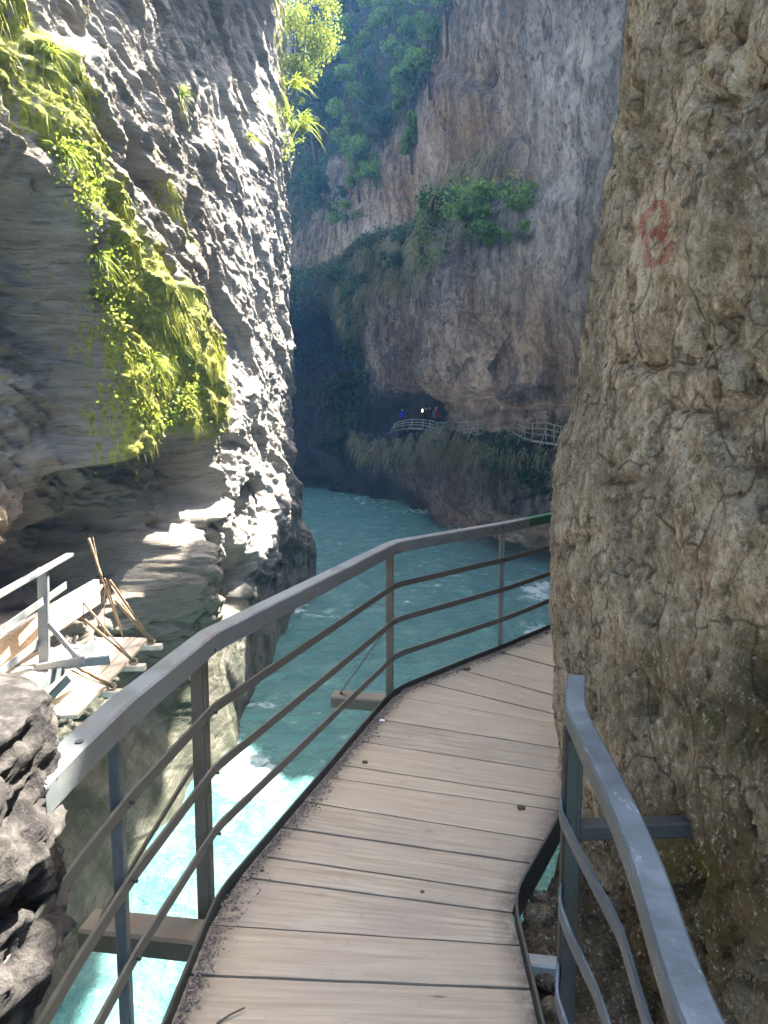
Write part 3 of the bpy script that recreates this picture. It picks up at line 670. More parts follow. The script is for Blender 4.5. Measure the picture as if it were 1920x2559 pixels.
    for k, t in enumerate(np.linspace(1.2, 2.45, 6)):
        p = Vector((np.interp(t, [1.2, 2.0, 2.52], [-.645, -.62, -.60])-.018, t, -.02)); bolt(p+Vector((-.012, 0, 0)), p+Vector((.01, 0, 0)), .009, MR, root)
    # carrying beams under the boards, sticking out beneath the braced posts
    for c, ln, mt in (((-.60, 2.42), (-1.08, 2.50), MGALV), ((.06, 4.62), (-.34, 4.78), MGALV)):
        mb = MB(); a = Vector((c[0]+.9, c[1]-.12, -.10)); b = Vector((ln[0], ln[1], -.10)); mb.bar(a, b, .13, .085); mb.build('beam', MR, root)
    mb = MB(); mb.bar((.35, 2.33, -.09), (.60, 2.29, -.09), .06, .05); mb.build('beam', MGALV, root)
    for off in (.1, .55, .9):   # stringers
        mb = MB(); L_ = [(a.x+(b.x-a.x)*off, a.y+(b.y-a.y)*off, -.10) for a, b in ((EDGE_L[0], EDGE_R[0]), (EDGE_L[2], EDGE_R[2]), (EDGE_L[3], EDGE_R[3]), (EDGE_L[5], EDGE_R[5]), (EDGE_L[8], EDGE_R[6]))]
        mb.sweep(L_, flat(.06, .09)); mb.build('stringer', MDK, root)
deck()

RAIL_L = [(-.738, 1.455), (-.733, 1.6), (-.715, 1.95), (-.635, 2.60), (.045, 4.62), (.10, 4.72), (.93, 5.60), (1.40, 6.18), (2.1, 6.8), (3.0, 7.35)]
def left_railing():
    root = empty('handrail_fence', (-.6, 2.5, 0), 'long dark steel railing with green end section on the river side of the boardwalk', 'railing')
    H = .95
    top = [(x, y, H) for x, y in RAIL_L]
    cut = 7
    pa = rounded(top[:7]+[(1.13, 5.845, H)], .035, 3); mb = MB(); mb.sweep(pa, flat(.074, .076, .08)); mb.build('top_rail', MG, root)
    mb = MB(); mb.sweep(rounded([(1.132, 5.8475, H)]+top[7:], .1, 4), flat(.071, .073, .08)); o = mb.build('top_rail', MGR, root); o['label'] = 'dark green painted end of the top rail'
    for z, b in ((.70, .038), (.47, .038), (.235, .038)):
        mb = MB(); mb.sweep(rounded([(x+.012, y-.004, z) for x, y in [(-.735, 1.0)]+RAIL_L[1:]], .06, 4), flat(.010, b, .1)); mb.build('mid_rail', MG2, root)
    posts = [((-.725, 1.93), .030, -.12, MG), ((-.645, 2.57), .050, -.12, MR), ((.055, 4.66), .045, -.12, MR), ((.915, 5.60), .032, -.05, MG), ((2.1, 6.82), .04, -.05, MG)]
    for (x, y), wd, zb, mt in posts:
        mb = MB(); mb.bar((x-wd*.45, y, zb), (x-wd*.45, y, H-.03), wd, wd*.8, (0, 1, 0)); 
        mb.bar((x-wd*.45+wd*.56, y-.004, zb), (x-wd*.45+wd*.56, y-.004, H-.031), .008, wd*.95, (0, 1, 0)); mb.build('post', mt, root)
    mb = MB(); mb.bar((-1.03, 2.51, -.05), (-.69, 2.58, .50), .035, .012); mb.build('brace', MR, root)
    mb = MB(); mb.bar((-.29, 4.77, -.05), (.02, 4.68, .42), .035, .012); mb.build('brace', MGALV, root)
    bolt((-.715, 1.66, H+.032), (-.715, 1.66, H+.042), .010, MDK, root)
    for t in (.0, .07, .18, .25):
        q = Vector((.80, 5.46, H-.0)).lerp(Vector((1.10, 5.81, H)), t*2.8); bolt(q+Vector((.028, -.026, .01)), q+Vector((.034, -.032, .01)), .007, MDK, root)
    for x, y in ((-.70, 1.93), (-.615, 2.57), (.075, 4.63), (.93, 5.585)):
        for z in (.70, .47, .235, .93): bolt((x+.004, y-.006, z), (x+.014, y-.012, z), .006, MDK, root)
    mb = MB(); mb.bar((-.72, 1.72, .93), (-1.05, 1.90, .93), .05, .012); mb.build('wall_bracket', MG, root)
left_railing()

def right_railing():
    root = empty('handrail_fence', (.5, 1.85, 0), 'short blue-grey railing with scratched top rail beside the near rock at the bottom right', 'railing')
    H = .95
    pts = [onz(1440, 1706, H), onz(1437, 1788, H), onz(1560, 2045, H), onz(1622, 2200, H), onz(1683, 2400, H), onz(1745, 2575, H), Vector((.405, .45, H)), Vector((.40, .0, H))]
    mb = MB(); mb.sweep(rounded(pts, .06, 4), flat(.056, .05, .1)); mb.build('top_rail', MB_, root)
    P1 = pts[1]
    px_, py_ = P1.x-.004, P1.y-.03
    mb = MB(); mb.bar((px_-.006, py_, -.3), (px_-.006, py_, H-.03), .03, .01, (0, 1, 0)); mb.bar((px_+.0, py_+.022, -.3), (px_+.0, py_+.022, H-.03), .05, .032, (0, 1, 0)); mb.build('post', MDK, root)
    for z, base in ((.69, [(1413, 1957), (1399, 2035), (1437, 2115), (1552, 2335), (1620, 2570)]), (.46, [(1408, 2165), (1397, 2270), (1425, 2345), (1490, 2480), (1530, 2600)]), (.22, [(1396, 2410), (1390, 2500), (1412, 2560)])):
        L_ = [onz(x, y, z) for x, y in base]; 
        L_ += [Vector((.42, .5, z)), Vector((.41, 0, z))] if len(base) > 3 else [Vector((.455, 1.45, z)), Vector((.42, .8, z)), Vector((.41, 0, z))]
        mb = MB(); mb.sweep(rounded(L_, .04, 4), flat(.008, .040, .1)); mb.build('mid_rail', MB_, root)
    mb = MB(); mb.bar((px_, py_+.035, .62), (.90, py_+.09, .60), .05, .045); mb.build('wall_bracket', MDK, root)
    for z in (.90, .665, .43): bolt((px_-.010, py_-.004, z), (px_-.020, py_-.008, z), .007, MDK, root)
right_railing()

# boulder at the left edge
def rock_lump(name, c, r, seed, mat, label, cat='rock', parent=None, n=200, rough=1., attrs=None):
    th = np.linspace(0, 2*np.pi, n, endpoint=False); ph = np.linspace(.02, np.pi-.02, n//2)
    T, Pp = np.meshgrid(th, ph, indexing='ij'); T = T.ravel(); Pp = Pp.ravel()
    d = np.stack([np.sin(Pp)*np.cos(T), np.sin(Pp)*np.sin(T), np.cos(Pp)], 1)
    dq = np.sign(d)*np.abs(d)**.75; base = dq*np.array(r)
    w_ = base/max(min(r), .01)
    k = 1+rough*(.16*fbm(w_*1.1+seed, 4, seed)+.10*fbm(w_*np.array([2.5, 2.5, 4])+seed, 4, seed+5, .6, ridged=True)+.03*fbm(w_*12+seed, 3, seed+7, .6))
    co = base*k[:, None]+np.array(c); m = n//2
    i = np.arange(n)[:, None]*m+np.arange(m-1)[None, :]; j = ((np.arange(n)+1) % n)[:, None]*m+np.arange(m-1)[None, :]
    f = np.stack([i, i+1, j+1, j], -1).reshape(-1, 4)
    at = {'moss': np.zeros(len(co)), 'ochre': np.ones(len(co))*.7, 'algae_shade': np.zeros(len(co))}
    at.update(attrs or {})
    o = link(name, npmesh(name, co, f, True, at), mat, parent)
    if parent is None: tag(o, label, cat)
    return o
def left_boulder():
    m = M('pale_grey_boulder', .85, .3)
    a = m.noise(m.warp(m.pos, 4, .1), 9, 9, .72); v = m.voro(m.warp(m.coord((1, 1, 1.5)), 6, .15), 10)
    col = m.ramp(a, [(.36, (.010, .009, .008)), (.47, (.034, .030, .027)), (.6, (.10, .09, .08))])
    n = m.bump(a, .04, 1.); n = m.bump(v, .03, .7, n)
    m.done(col, n)
    z = np.arange(-1.2, 1.5, .006); sil = [(0, 1775), (45, 1808), (80, 1850), (108, 1920), (120, 1990), (118, 2040), (128, 2140), (133, 2190), (122, 2290), (138, 2390), (132, 2440), (105, 2510), (70, 2570), (60, 2700)]
    D = 1.32; P_ = [aty(x, y, D) for x, y in sil]; zs = [p.z for p in P_][::-1]; xs = [p.x for p in P_][::-1]
    th = np.linspace(0, 2*np.pi, 420); th = th[:-1]
    ex = np.interp(z, zs, xs); rad = (ex+1.5)                       # half-width so that the right flank follows the outline
    top = aty(0, 1775, D).z; rad = np.where(z > top-.0, np.maximum(.74-(z-top)*4, .01), rad); 
    rad = np.maximum(rad-.045, .01); rad = np.where(z > top-.05, np.maximum(rad-(z-top+.05)*6, .004), rad)
    T = np.repeat(th, len(z)); Z = np.tile(z, len(th)); Rr = np.tile(rad, len(th))
    co = np.stack([-1.505+Rr*np.sign(np.cos(T))*np.abs(np.cos(T))**.7, D-.10+Rr*.75*np.sign(np.sin(T))*np.abs(np.sin(T))**.7, Z], 1)
    k = .04*fbm(co*np.array([3.5, 3.5, 5]), 4, 701, .55, ridged=True)+.02*fbm(co*np.array([10, 10, 16]), 4, 711, .65, ridged=True)+.04*blocky((co[:, 0]+co[:, 1])*4, Z*5, Z*0, 3, 715, .6, .14)-.02
    pk = fbm(co*np.array([5, 5, 8]), 3, 731); k -= .07*sstep(.25, .5, pk)
    dx = np.cos(T); dy = np.sin(T); co[:, 0] += dx*(k-.0); co[:, 1] += dy*k
    nu, nv = len(th), len(z); i = np.arange(nu)[:, None]*nv+np.arange(nv-1)[None, :]; j = ((np.arange(nu)+1) % nu)[:, None]*nv+np.arange(nv-1)[None, :]
    f = np.stack([i, j, j+1, i+1], -1).reshape(-1, 4)
    o = link('rock_outcrop', npmesh('rock_outcrop', co, f, True), m.m); tag(o, 'rough grey rock lump at the left edge in front of the railing end', 'rock')
left_boulder()
#=MARK more
# ---------------------------------------------------------------- vegetation helpers
def leaves(centres, size, droop=.3, aspect=.55, normal=None):
    """rhombic, slightly folded leaves: two triangles pairs each"""
    n = len(centres); c = np.asarray(centres); size = np.broadcast_to(size, (n,))
    a = rng.normal(size=(n, 3)); a[:, 2] -= droop*2; a /= np.linalg.norm(a, axis=1)[:, None]
    b = rng.normal(size=(n, 3)); 
    if normal is not None: b = np.cross(a, normal+rng.normal(size=(n, 3))*.6)
    b -= a*(a*b).sum(1)[:, None]; b /= np.linalg.norm(b, axis=1)[:, None]; nn = np.cross(a, b)
    s1 = size[:, None]; co = np.stack([c-a*s1*.5, c+b*s1*aspect*.5+nn*s1*.08, c+a*s1*.5, c-b*s1*aspect*.5+nn*s1*.08], 1).reshape(-1, 3)
    f = np.arange(n*4).reshape(n, 4); return co, f, np.repeat(rng.random(n), 4)
def blades(roots, length, width, out, droop=.8, up=.6, spread=.5):
    """curved grass blades, three segments each"""
    n = len(roots); r = np.asarray(roots); L = np.broadcast_to(length, (n,))[:, None]*rng.uniform(.5, 1.2, (n, 1))
    d = out+rng.normal(size=(n, 3))*spread; d[:, 2] += up; d /= np.linalg.norm(d, axis=1)[:, None]
    side = np.cross(d, rng.normal(size=(n, 3))); side /= np.linalg.norm(side, axis=1)[:, None]; side *= np.broadcast_to(width, (n,))[:, None]*.5
    g = np.array([0, 0, -1.]); pts = []
    for t in (0, .35, .7, 1.): pts.append(r+d*L*t+g*L*droop*t*t)
    co = np.stack([pts[0]-side, pts[0]+side, pts[1]-side*.9, pts[1]+side*.9, pts[2]-side*.6, pts[2]+side*.6, pts[3]-side*.1, pts[3]+side*.1], 1).reshape(-1, 3)
    o = np.arange(n)[:, None]*8; f = np.concatenate([o+np.array([[0, 1, 3, 2]]), o+np.array([[2, 3, 5, 4]]), o+np.array([[4, 5, 7, 6]])])
    return co, f, np.repeat(rng.random(n), 8)
def join(parts):
    co = []; f = []; r = []; b = 0
    for c, ff, rr in parts: co.append(c); f.append(ff+b); r.append(rr); b += len(c)
    return np.concatenate(co), np.concatenate(f), np.concatenate(r)
def veg(name, parts, mat, parent=None):
    co, f, r = join(parts); return link(name, npmesh(name, co, f, False, {'rnd': r}), mat, parent)
FBVH = None
def fbvh():
    global FBVH
    if FBVH is None:
        m = (FWX > 500) & (FWX < 1600) & (FCO[:, 1] > 20)
        o = bpy.data.objects['far_rock_wall']; n = len(o.data.polygons); pv = np.empty(n*4, np.int32); o.data.polygons.foreach_get('vertices', pv); pv = pv.reshape(-1, 4)
        keep = pv[m[pv].all(1)]; FBVH = BVHTree.FromPolygons(FCO.tolist(), keep.tolist())
    return FBVH
def hit_far(x, y):
    d = Vector(ray(x, y)).normalized(); h = fbvh().ray_cast(Vector((0, 0, EYE)), d); return (h[0], h[1]) if h[0] else (aty(x, y, 58), Vector((0, -1, 0)))
def lface():
    o = bpy.data.objects['left_rock_wall']; n = len(o.data.polygons); pv = np.empty(n*4, np.int32); o.data.polygons.foreach_get('vertices', pv); return pv.reshape(-1, 4)
_lf = lface(); _lm = (LCO[:, 1] > 5) & (LCO[:, 1] < 30) & (LCO[:, 2] < 17)
LBVH = BVHTree.FromPolygons(LCO.tolist(), _lf[_lm[_lf].all(1)].tolist())
def hit_left(x, y):
    d = Vector(ray(x, y)).normalized(); h = LBVH.ray_cast(Vector((0, 0, EYE)), d); return (h[0], h[1]) if h[0] else (aty(x, y, 9), Vector((1, 0, 0)))

# ---------------------------------------------------------------- moss, grass and herbs on the left wall
def left_green():
    px, py = proj(LCO); idx = np.where((LMOSS > .62) & (px > -150) & (px < 800) & (py > -250) & (py < 1250) & (LCO[:, 1] > 5.5))[0]
    wgt = (LMOSS[idx]-.55)*LCO[idx, 1]**2
    pick = rng.choice(idx, 90000, p=wgt/wgt.sum()); base = LCO[pick]+rng.normal(size=(len(pick), 3))*.02; sc_ = .5+base[:, 1]/14
    # clumped growth
    cl = fbm(base*np.array([2.2, 2.2, 1.2]), 3, 901); keep = cl > -.02; base = base[keep]; sc_ = sc_[keep]
    p1 = blades(base, .09*sc_, .006*sc_, np.array([.7, -.3, -.3]), 1.6, -.1, .35)
    o = veg('moss', [p1], LM); tag(o, kind='stuff')
    # leafy herbs
    reg = [([(230, 600), (330, 640), (300, 800), (240, 900), (190, 700)], 1500), ([(230, 800), (330, 820), (470, 900), (480, 1100), (400, 1080), (260, 1010)], 2600), ([(160, 260), (240, 480), (210, 600), (130, 420)], 900), ([(700, 150), (775, 230), (740, 420), (705, 400)], 700), ([(205, 860), (290, 900), (330, 1150), (230, 1180)], 800)]
    pts = []
    for poly, n in reg:
        m = polymask2(px, py, poly, 6); ii = np.where((m > .5) & (LCO[:, 1] > 5.5))[0]
        if len(ii) == 0: continue
        c = LCO[rng.choice(ii, max(12, n//22))]; c = np.repeat(c, 22, 0)+rng.normal(size=(len(c)*22, 3))*np.array([.06, .10, .10]); c[:, 0] += .06
        pts.append(c)
    pts = np.concatenate(pts); tag(veg('herbs', [leaves(pts, rng.uniform(.03, .065, len(pts))*(.5+pts[:, 1]/16), .2, .7)], LY), kind='stuff')
    # grass tufts one can tell apart
    for (x, y, L, n) in [(150, 375, .34, 60), (385, 905, .36, 80), (120, 130, .3, 60), (245, 640, .3, 60), (440, 860, .26, 50), (470, 1010, .24, 50), (620, 345, .4, 40), (450, 235, .35, 40), (215, 480, .25, 45), (735, 210, .24, 50), (760, 300, .24, 50)]:
        p, nrm = hit_left(x, y); n = int(n); r0 = np.array(p)+rng.normal(size=(n, 3))*.03
        o = veg('grass_tuft', [blades(r0, L, .011*(.6+p.y/16), np.array([.8, -.5, 0]), .75, .55, .6)], LY)
        where = {150: 'upper left beside the mossy streak', 385: 'low on the mossy wall in full sun', 120: 'near the top left corner', 245: 'middle of the mossy band', 440: 'right of the mossy band', 470: 'at the lower right rim of the moss', 620: 'on the grey ribs high up', 450: 'below the dark shaded slab', 215: 'between moss and bright rock', 735: 'on the cliff edge below the yellow tree', 760: 'outermost on the cliff edge under the yellow tree'}[x]
        tag(o, 'arching pale grass tuft '+where, 'grass tuft', 'grass tufts on the left wall')
left_green()

# ---------------------------------------------------------------- trees
def tree(name, base, height, rad, nleaf, lsize, mat, label, cat='tree', group=None, lean=(0, 0), clumps=9, trunk_r=.09, seed=1, tall=1., bark=None):
    g = np.random.default_rng(seed); base = Vector(base); root = empty(name, base, label, cat, group)
    top = base+Vector((lean[0], lean[1], height)); mid = base.lerp(top, .5)+Vector((g.normal()*.12, g.normal()*.12, 0))*height*.4
    mb = MB(); path = [base-Vector((0, 0, .4)), base.lerp(mid, .5), mid, mid.lerp(top, .6), top]; mb.tube(path, trunk_r, trunk_r*.25, 7)
    cs = []
    for k in range(clumps):
        t = g.uniform(.35, 1.05); c = base.lerp(top, t); a = g.uniform(0, 6.28); rr = rad*g.uniform(.25, .95)*(1.15-abs(t-.6))
        c = Vector(c)+Vector((math.cos(a)*rr, math.sin(a)*rr, g.normal()*rad*.25*tall)); cs.append((c, rad*g.uniform(.28, .5)))
        st = base.lerp(top, max(.2, t-.25)); mb.tube([st, st.lerp(c, .5)+Vector((0, 0, .08*rad)), c], trunk_r*.35, trunk_r*.08, 5)
    mb.build('trunk', bark or MBARK, root, True)
    w_ = np.array([r**2 for c, r in cs]); w_ /= w_.sum(); ii = g.choice(len(cs), nleaf, p=w_)
    cc = np.array([list(c) for c, r in cs])[ii]; rr = np.array([r for c, r in cs])[ii]
    d = g.normal(size=(nleaf, 3)); d /= np.linalg.norm(d, axis=1)[:, None]; q = cc+d*(rr*g.random(nleaf)**.45)[:, None]*np.array([1, 1, .75*tall])
    keep = fbm(q*(1.6/rad), 2, seed) > -.28; q = q[keep]
    veg('crown', [leaves(q, lsize*g.uniform(.6, 1.3, len(q)), .25, .7)], mat, root)
    return root
p = aty(690, 350, 24.9); tree('leafy_tree', p, 4.4, 1.25, 13000, .075, LY, 'sunlit yellow-green tree growing from the left cliff edge at the top', lean=(1.0, .6), clumps=22, trunk_r=.035, seed=3, tall=1.5)
p = aty(700, 400, 24.6); tree('leafy_shrub', p, 1.9, .55, 3200, .07, LY, 'small bright yellow shrub on the left cliff edge under the tree', 'shrub', lean=(.35, .3), clumps=10, trunk_r=.02, seed=5)

TREES = [(880, 330, 7, 1.9, LG, 'pale fresh green tree, lowest of the tall ones on the slope'), (985, 150, 7.5, 1.8, LG, 'bright green tree right of the dark firs near the top'), (1075, 150, 6, 1.7, LG, 'bright green tree at the top beside the bare grey rock'),
         (905, 180, 7, 1.5, LG, 'light green tree with thin trunk at the top centre'), (830, 200, 8, 2.0, LD, 'dark blue-green tree directly right of the sunny yellow tree'), (860, 60, 7, 2.0, LD, 'dark tree at the top edge above the others'),
         (960, 300, 5, 1.9, LD, 'dark round tree where slope meets brown rock'), (1020, 260, 5, 1.5, LG, 'green small tree right against the brown rock'), (790, 330, 6, 1.9, LD, 'shadowed tree low on the left of the slope'),
         (900, 440, 4, 1.7, LG, 'mid green spreading tree at the foot of the wooded slope'), (830, 500, 3.6, 1.6, LD, 'dark low tree above the blue-shadowed cliff'), (1120, 40, 6, 1.6, LG, 'green tree at the top edge over brown rock'),
         (970, 40, 6, 1.8, LG, 'green tree behind the bright one at the top'), (800, 40, 7, 2.2, LD, 'hazy dark tree in the top left of the gap'), (770, 180, 7, 2.0, LD, 'hazy tree half hidden by the sunny yellow tree'), (1030, 380, 3, 1.0, LG, 'small green tree clinging to the brown cliff')]
for k, (x, y, h, r, m_, lb) in enumerate(TREES):
    p, _ = hit_far(x, y+h*14); tree('broadleaf_tree', p, h, r, 5200 if m_ is LG else 4200, .24, m_, lb, 'tree', 'trees on the slope above the far cliff', lean=(random.uniform(-.8, .2), -.9), clumps=12, trunk_r=.12, seed=20+k, tall=1.15)
SHR = [(870, 560, 1.3, LG, 'green shrub on the left end of the cliff top'), (1230, 560, 1.5, LG, 'bright green shrub on the planted ledge'), (1180, 600, 1.2, LG, 'small green shrub below the bare tree'), (1250, 620, 1.0, LG, 'lower green shrub hanging from the ledge'),
       (1000, 680, 1.2, LD, 'dark shrub at the middle of the slanting ledge'), (900, 740, 1.4, LD, 'dark shrub at the low end of the ledge'), (840, 1000, 1.5, LD, 'drooping shrub in the dark recess'), (830, 1110, 1.2, LD, 'lowest shrub in the dark recess'), (940, 470, 1.2, LG, 'light shrub on the pale cliff top'), (820, 830, 1.4, LD, 'shadowed shrub over the black hollow')]
for k, (x, y, r, m_, lb) in enumerate(SHR):
    p, nn = hit_far(x, y+12); tree('shrub', Vector(p)+Vector((0, -.1, 0)), r*1.3, r, 1500, .20, m_, lb, 'shrub', 'shrubs on the far cliff', lean=(-.2, -.8), clumps=9, trunk_r=.05, seed=60+k)
def far_green():
    idx = np.where((FMOSS > .45) & (FCO[:, 1] > 28) & (FWX > 600) & (FWX < 1450) & (FWY > -250))[0]
    pick = rng.choice(idx, 80000); base = FCO[pick]+rng.normal(size=(len(pick), 3))*.18; cl = fbm(base*np.array([.7, .7, .5]), 4, 905); m = cl > -.05; base = base[m]; cl = cl[m]
    base[:, 1] -= np.clip(cl, 0, .6)*1.0; base[:, 0] -= np.clip(cl, 0, .6)*.5
    tag(veg('creeper', [leaves(base, rng.uniform(.12, .30, len(base)), .5, .7)], LD), kind='stuff')
    reg = [((1000, 640), (1390, 470), (1390, 620), (1280, 620), (1200, 720), (1090, 700), (960, 830), (880, 830), (900, 720)), ((1170, 430), (1300, 370), (1300, 470), (1180, 560)), ((960, 1085), (1210, 1090), (1400, 1090), (1400, 1180), (1200, 1140), (960, 1130))]
    m = np.zeros(len(FCO))
    for r in reg: m = np.maximum(m, polymask2(FWX, FWY, r, 8))
    ii = np.where(m > .5)[0]; c = FCO[rng.choice(ii, 1500)]; c = np.repeat(c, 12, 0)+rng.normal(size=(len(c)*12, 3))*.12
    tag(veg('hanging_grass', [blades(c, .8, .05, np.array([-.5, -.8, 0]), 1.2, .2, .4)], LS), kind='stuff')
    ii = np.where(polymask2(FWX, FWY, [(1200, 500), (1300, 500), (1390, 460), (1385, 520), (1270, 590), (1290, 680), (1210, 700), (1150, 640)], 8) > .5)[0]
    c = FCO[rng.choice(ii, 260)]; c = np.repeat(c, 26, 0)+rng.normal(size=(260*26, 3))*.28; c[:, 1] -= .3
    tag(veg('ledge_plants', [leaves(c, rng.uniform(.10, .22, len(c)), .3, .7)], LG), kind='stuff')
far_green()
def bare_tree(base, segs, label, seed, mat=MTWIG, r=.05):
    g = np.random.default_rng(seed); base = Vector(base); root = empty('bare_tree', base, label, 'bare tree', 'leafless trees on the ledge'); D = base.y
    for nm, pts, rr in segs:
        P_ = [aty(x, y, D) for x, y in pts]; P_[0] = P_[0]+Vector((0, .3, 0)); mb = MB(); mb.tube(P_, rr, rr*.35, 6)
        for k in range(1, len(P_)):
            for q in range(5):
                st = P_[k-1].lerp(P_[k], g.random()); e = st+Vector((g.normal()*.6, g.normal()*.3, abs(g.normal())*.45)); mb.tube([st, st.lerp(e, .5)+Vector((0, 0, .06)), e], rr*.3, rr*.12, 4)
        mb.build(nm, mat, root, True)
p, _ = hit_far(1150, 615)
bare_tree(p+Vector((-.2, -.8, 0)), [('trunk', [(1128, 625), (1150, 600), (1185, 560), (1195, 545)], .10), ('branch', [(1150, 600), (1120, 590), (1080, 580)], .05), ('branch', [(1160, 590), (1150, 520), (1110, 470)], .025), ('branch', [(1190, 550), (1185, 470), (1165, 400), (1150, 350)], .03)], 'pale leafless tree leaning from the middle of the ledge', 3)
p, _ = hit_far(1030, 640)
bare_tree(p+Vector((-.2, -.6, 0)), [('trunk', [(1025, 640), (1018, 590), (1022, 530), (1030, 505)], .05), ('branch', [(1020, 590), (1000, 580)], .03)], 'thin dark leafless sapling at the left end of the ledge', 4, MBARK)

# ---------------------------------------------------------------- far walkway, its railings, lamps and people
def far_walk(name, tops, bots, label, braces=True):
    n = len(tops); T_ = []; B_ = []
    for (x, y), (xb, yb) in zip(tops, bots):
        h, _ = hit_far(x, yb+14); D = min(h.y, 66)-.25; T_.append((x, y)); B_.append((xb, yb, D))
    Ds = np.array([b[2] for b in B_]); 
    for _ in range(3): Ds = np.convolve(np.pad(Ds, 1, 'edge'), np.ones(3)/3, 'valid')
    top = [aty(x, y, D) for (x, y), D in zip(T_, Ds)]; bot = [aty(x, yb, D) for (x, _), (_, yb, _), D in zip(T_, B_, Ds)]
    root = empty(name, bot[0], label+' railing', 'railing', 'railings of the far walkway')
    for a, b in zip(top, bot): mb = MB(); mb.bar(a, b, .05, .05, (0, 1, 0)); mb.build('post', MFR, root)
    mb = MB(); mb.sweep(top, flat(.05, .04)); mb.build('top_rail', MFR, root)
    for f in (.35, .68): mb = MB(); mb.sweep([a.lerp(b, f) for a, b in zip(top, bot)], flat(.03, .035)); mb.build('mid_rail', MFR, root)
    for k, (a, b) in enumerate(zip(top, bot)):
        if k % 2 == 0: mb = MB(); mb.bar(b+Vector((-.35, -.3, -.32)), a.lerp(b, .35), .03, .03); mb.build('brace', MFR, root)
    w_ = empty('footway', bot[0]-Vector((0, 0, .05)), label+' deck of planks', 'walkway', 'far walkway decks')
    mb = MB(); mb.sweep([b+Vector((.45, .55, -.12)) for b in bot], flat(1.5, .08)); mb.build('planks', MBARK, w_)
    mb = MB(); mb.sweep([b+Vector((-.02, -.05, -.10)) for b in bot], flat(.05, .10)); mb.build('edge_beam', MFR, w_)
    return top, bot
tA = [(985, 1059), (1008, 1051), (1030, 1048), (1057, 1049), (1075, 1051), (1094, 1056), (1106, 1056), (1125, 1056), (1148, 1056), (1169, 1053), (1185, 1053), (1205, 1050)]
bA = [(985, 1072), (1008, 1069), (1030, 1067), (1057, 1069), (1075, 1073), (1094, 1080), (1106, 1083), (1125, 1083), (1148, 1082), (1169, 1081), (1185, 1080), (1205, 1078)]
TA, BA = far_walk('walkway_railing', tA, bA, 'far dark grey cave walkway')
tB = [(1281, 1047), (1298, 1051), (1311, 1056), (1331, 1058), (1365, 1056), (1385, 1062), (1402, 1066), (1425, 1068)]
bB = [(1281, 1074), (1298, 1084), (1311, 1091), (1331, 1096), (1365, 1101), (1385, 1104), (1402, 1107), (1425, 1110)]
TB, BB = far_walk('walkway_railing', tB, bB, 'far light grey walkway beside the near rock')
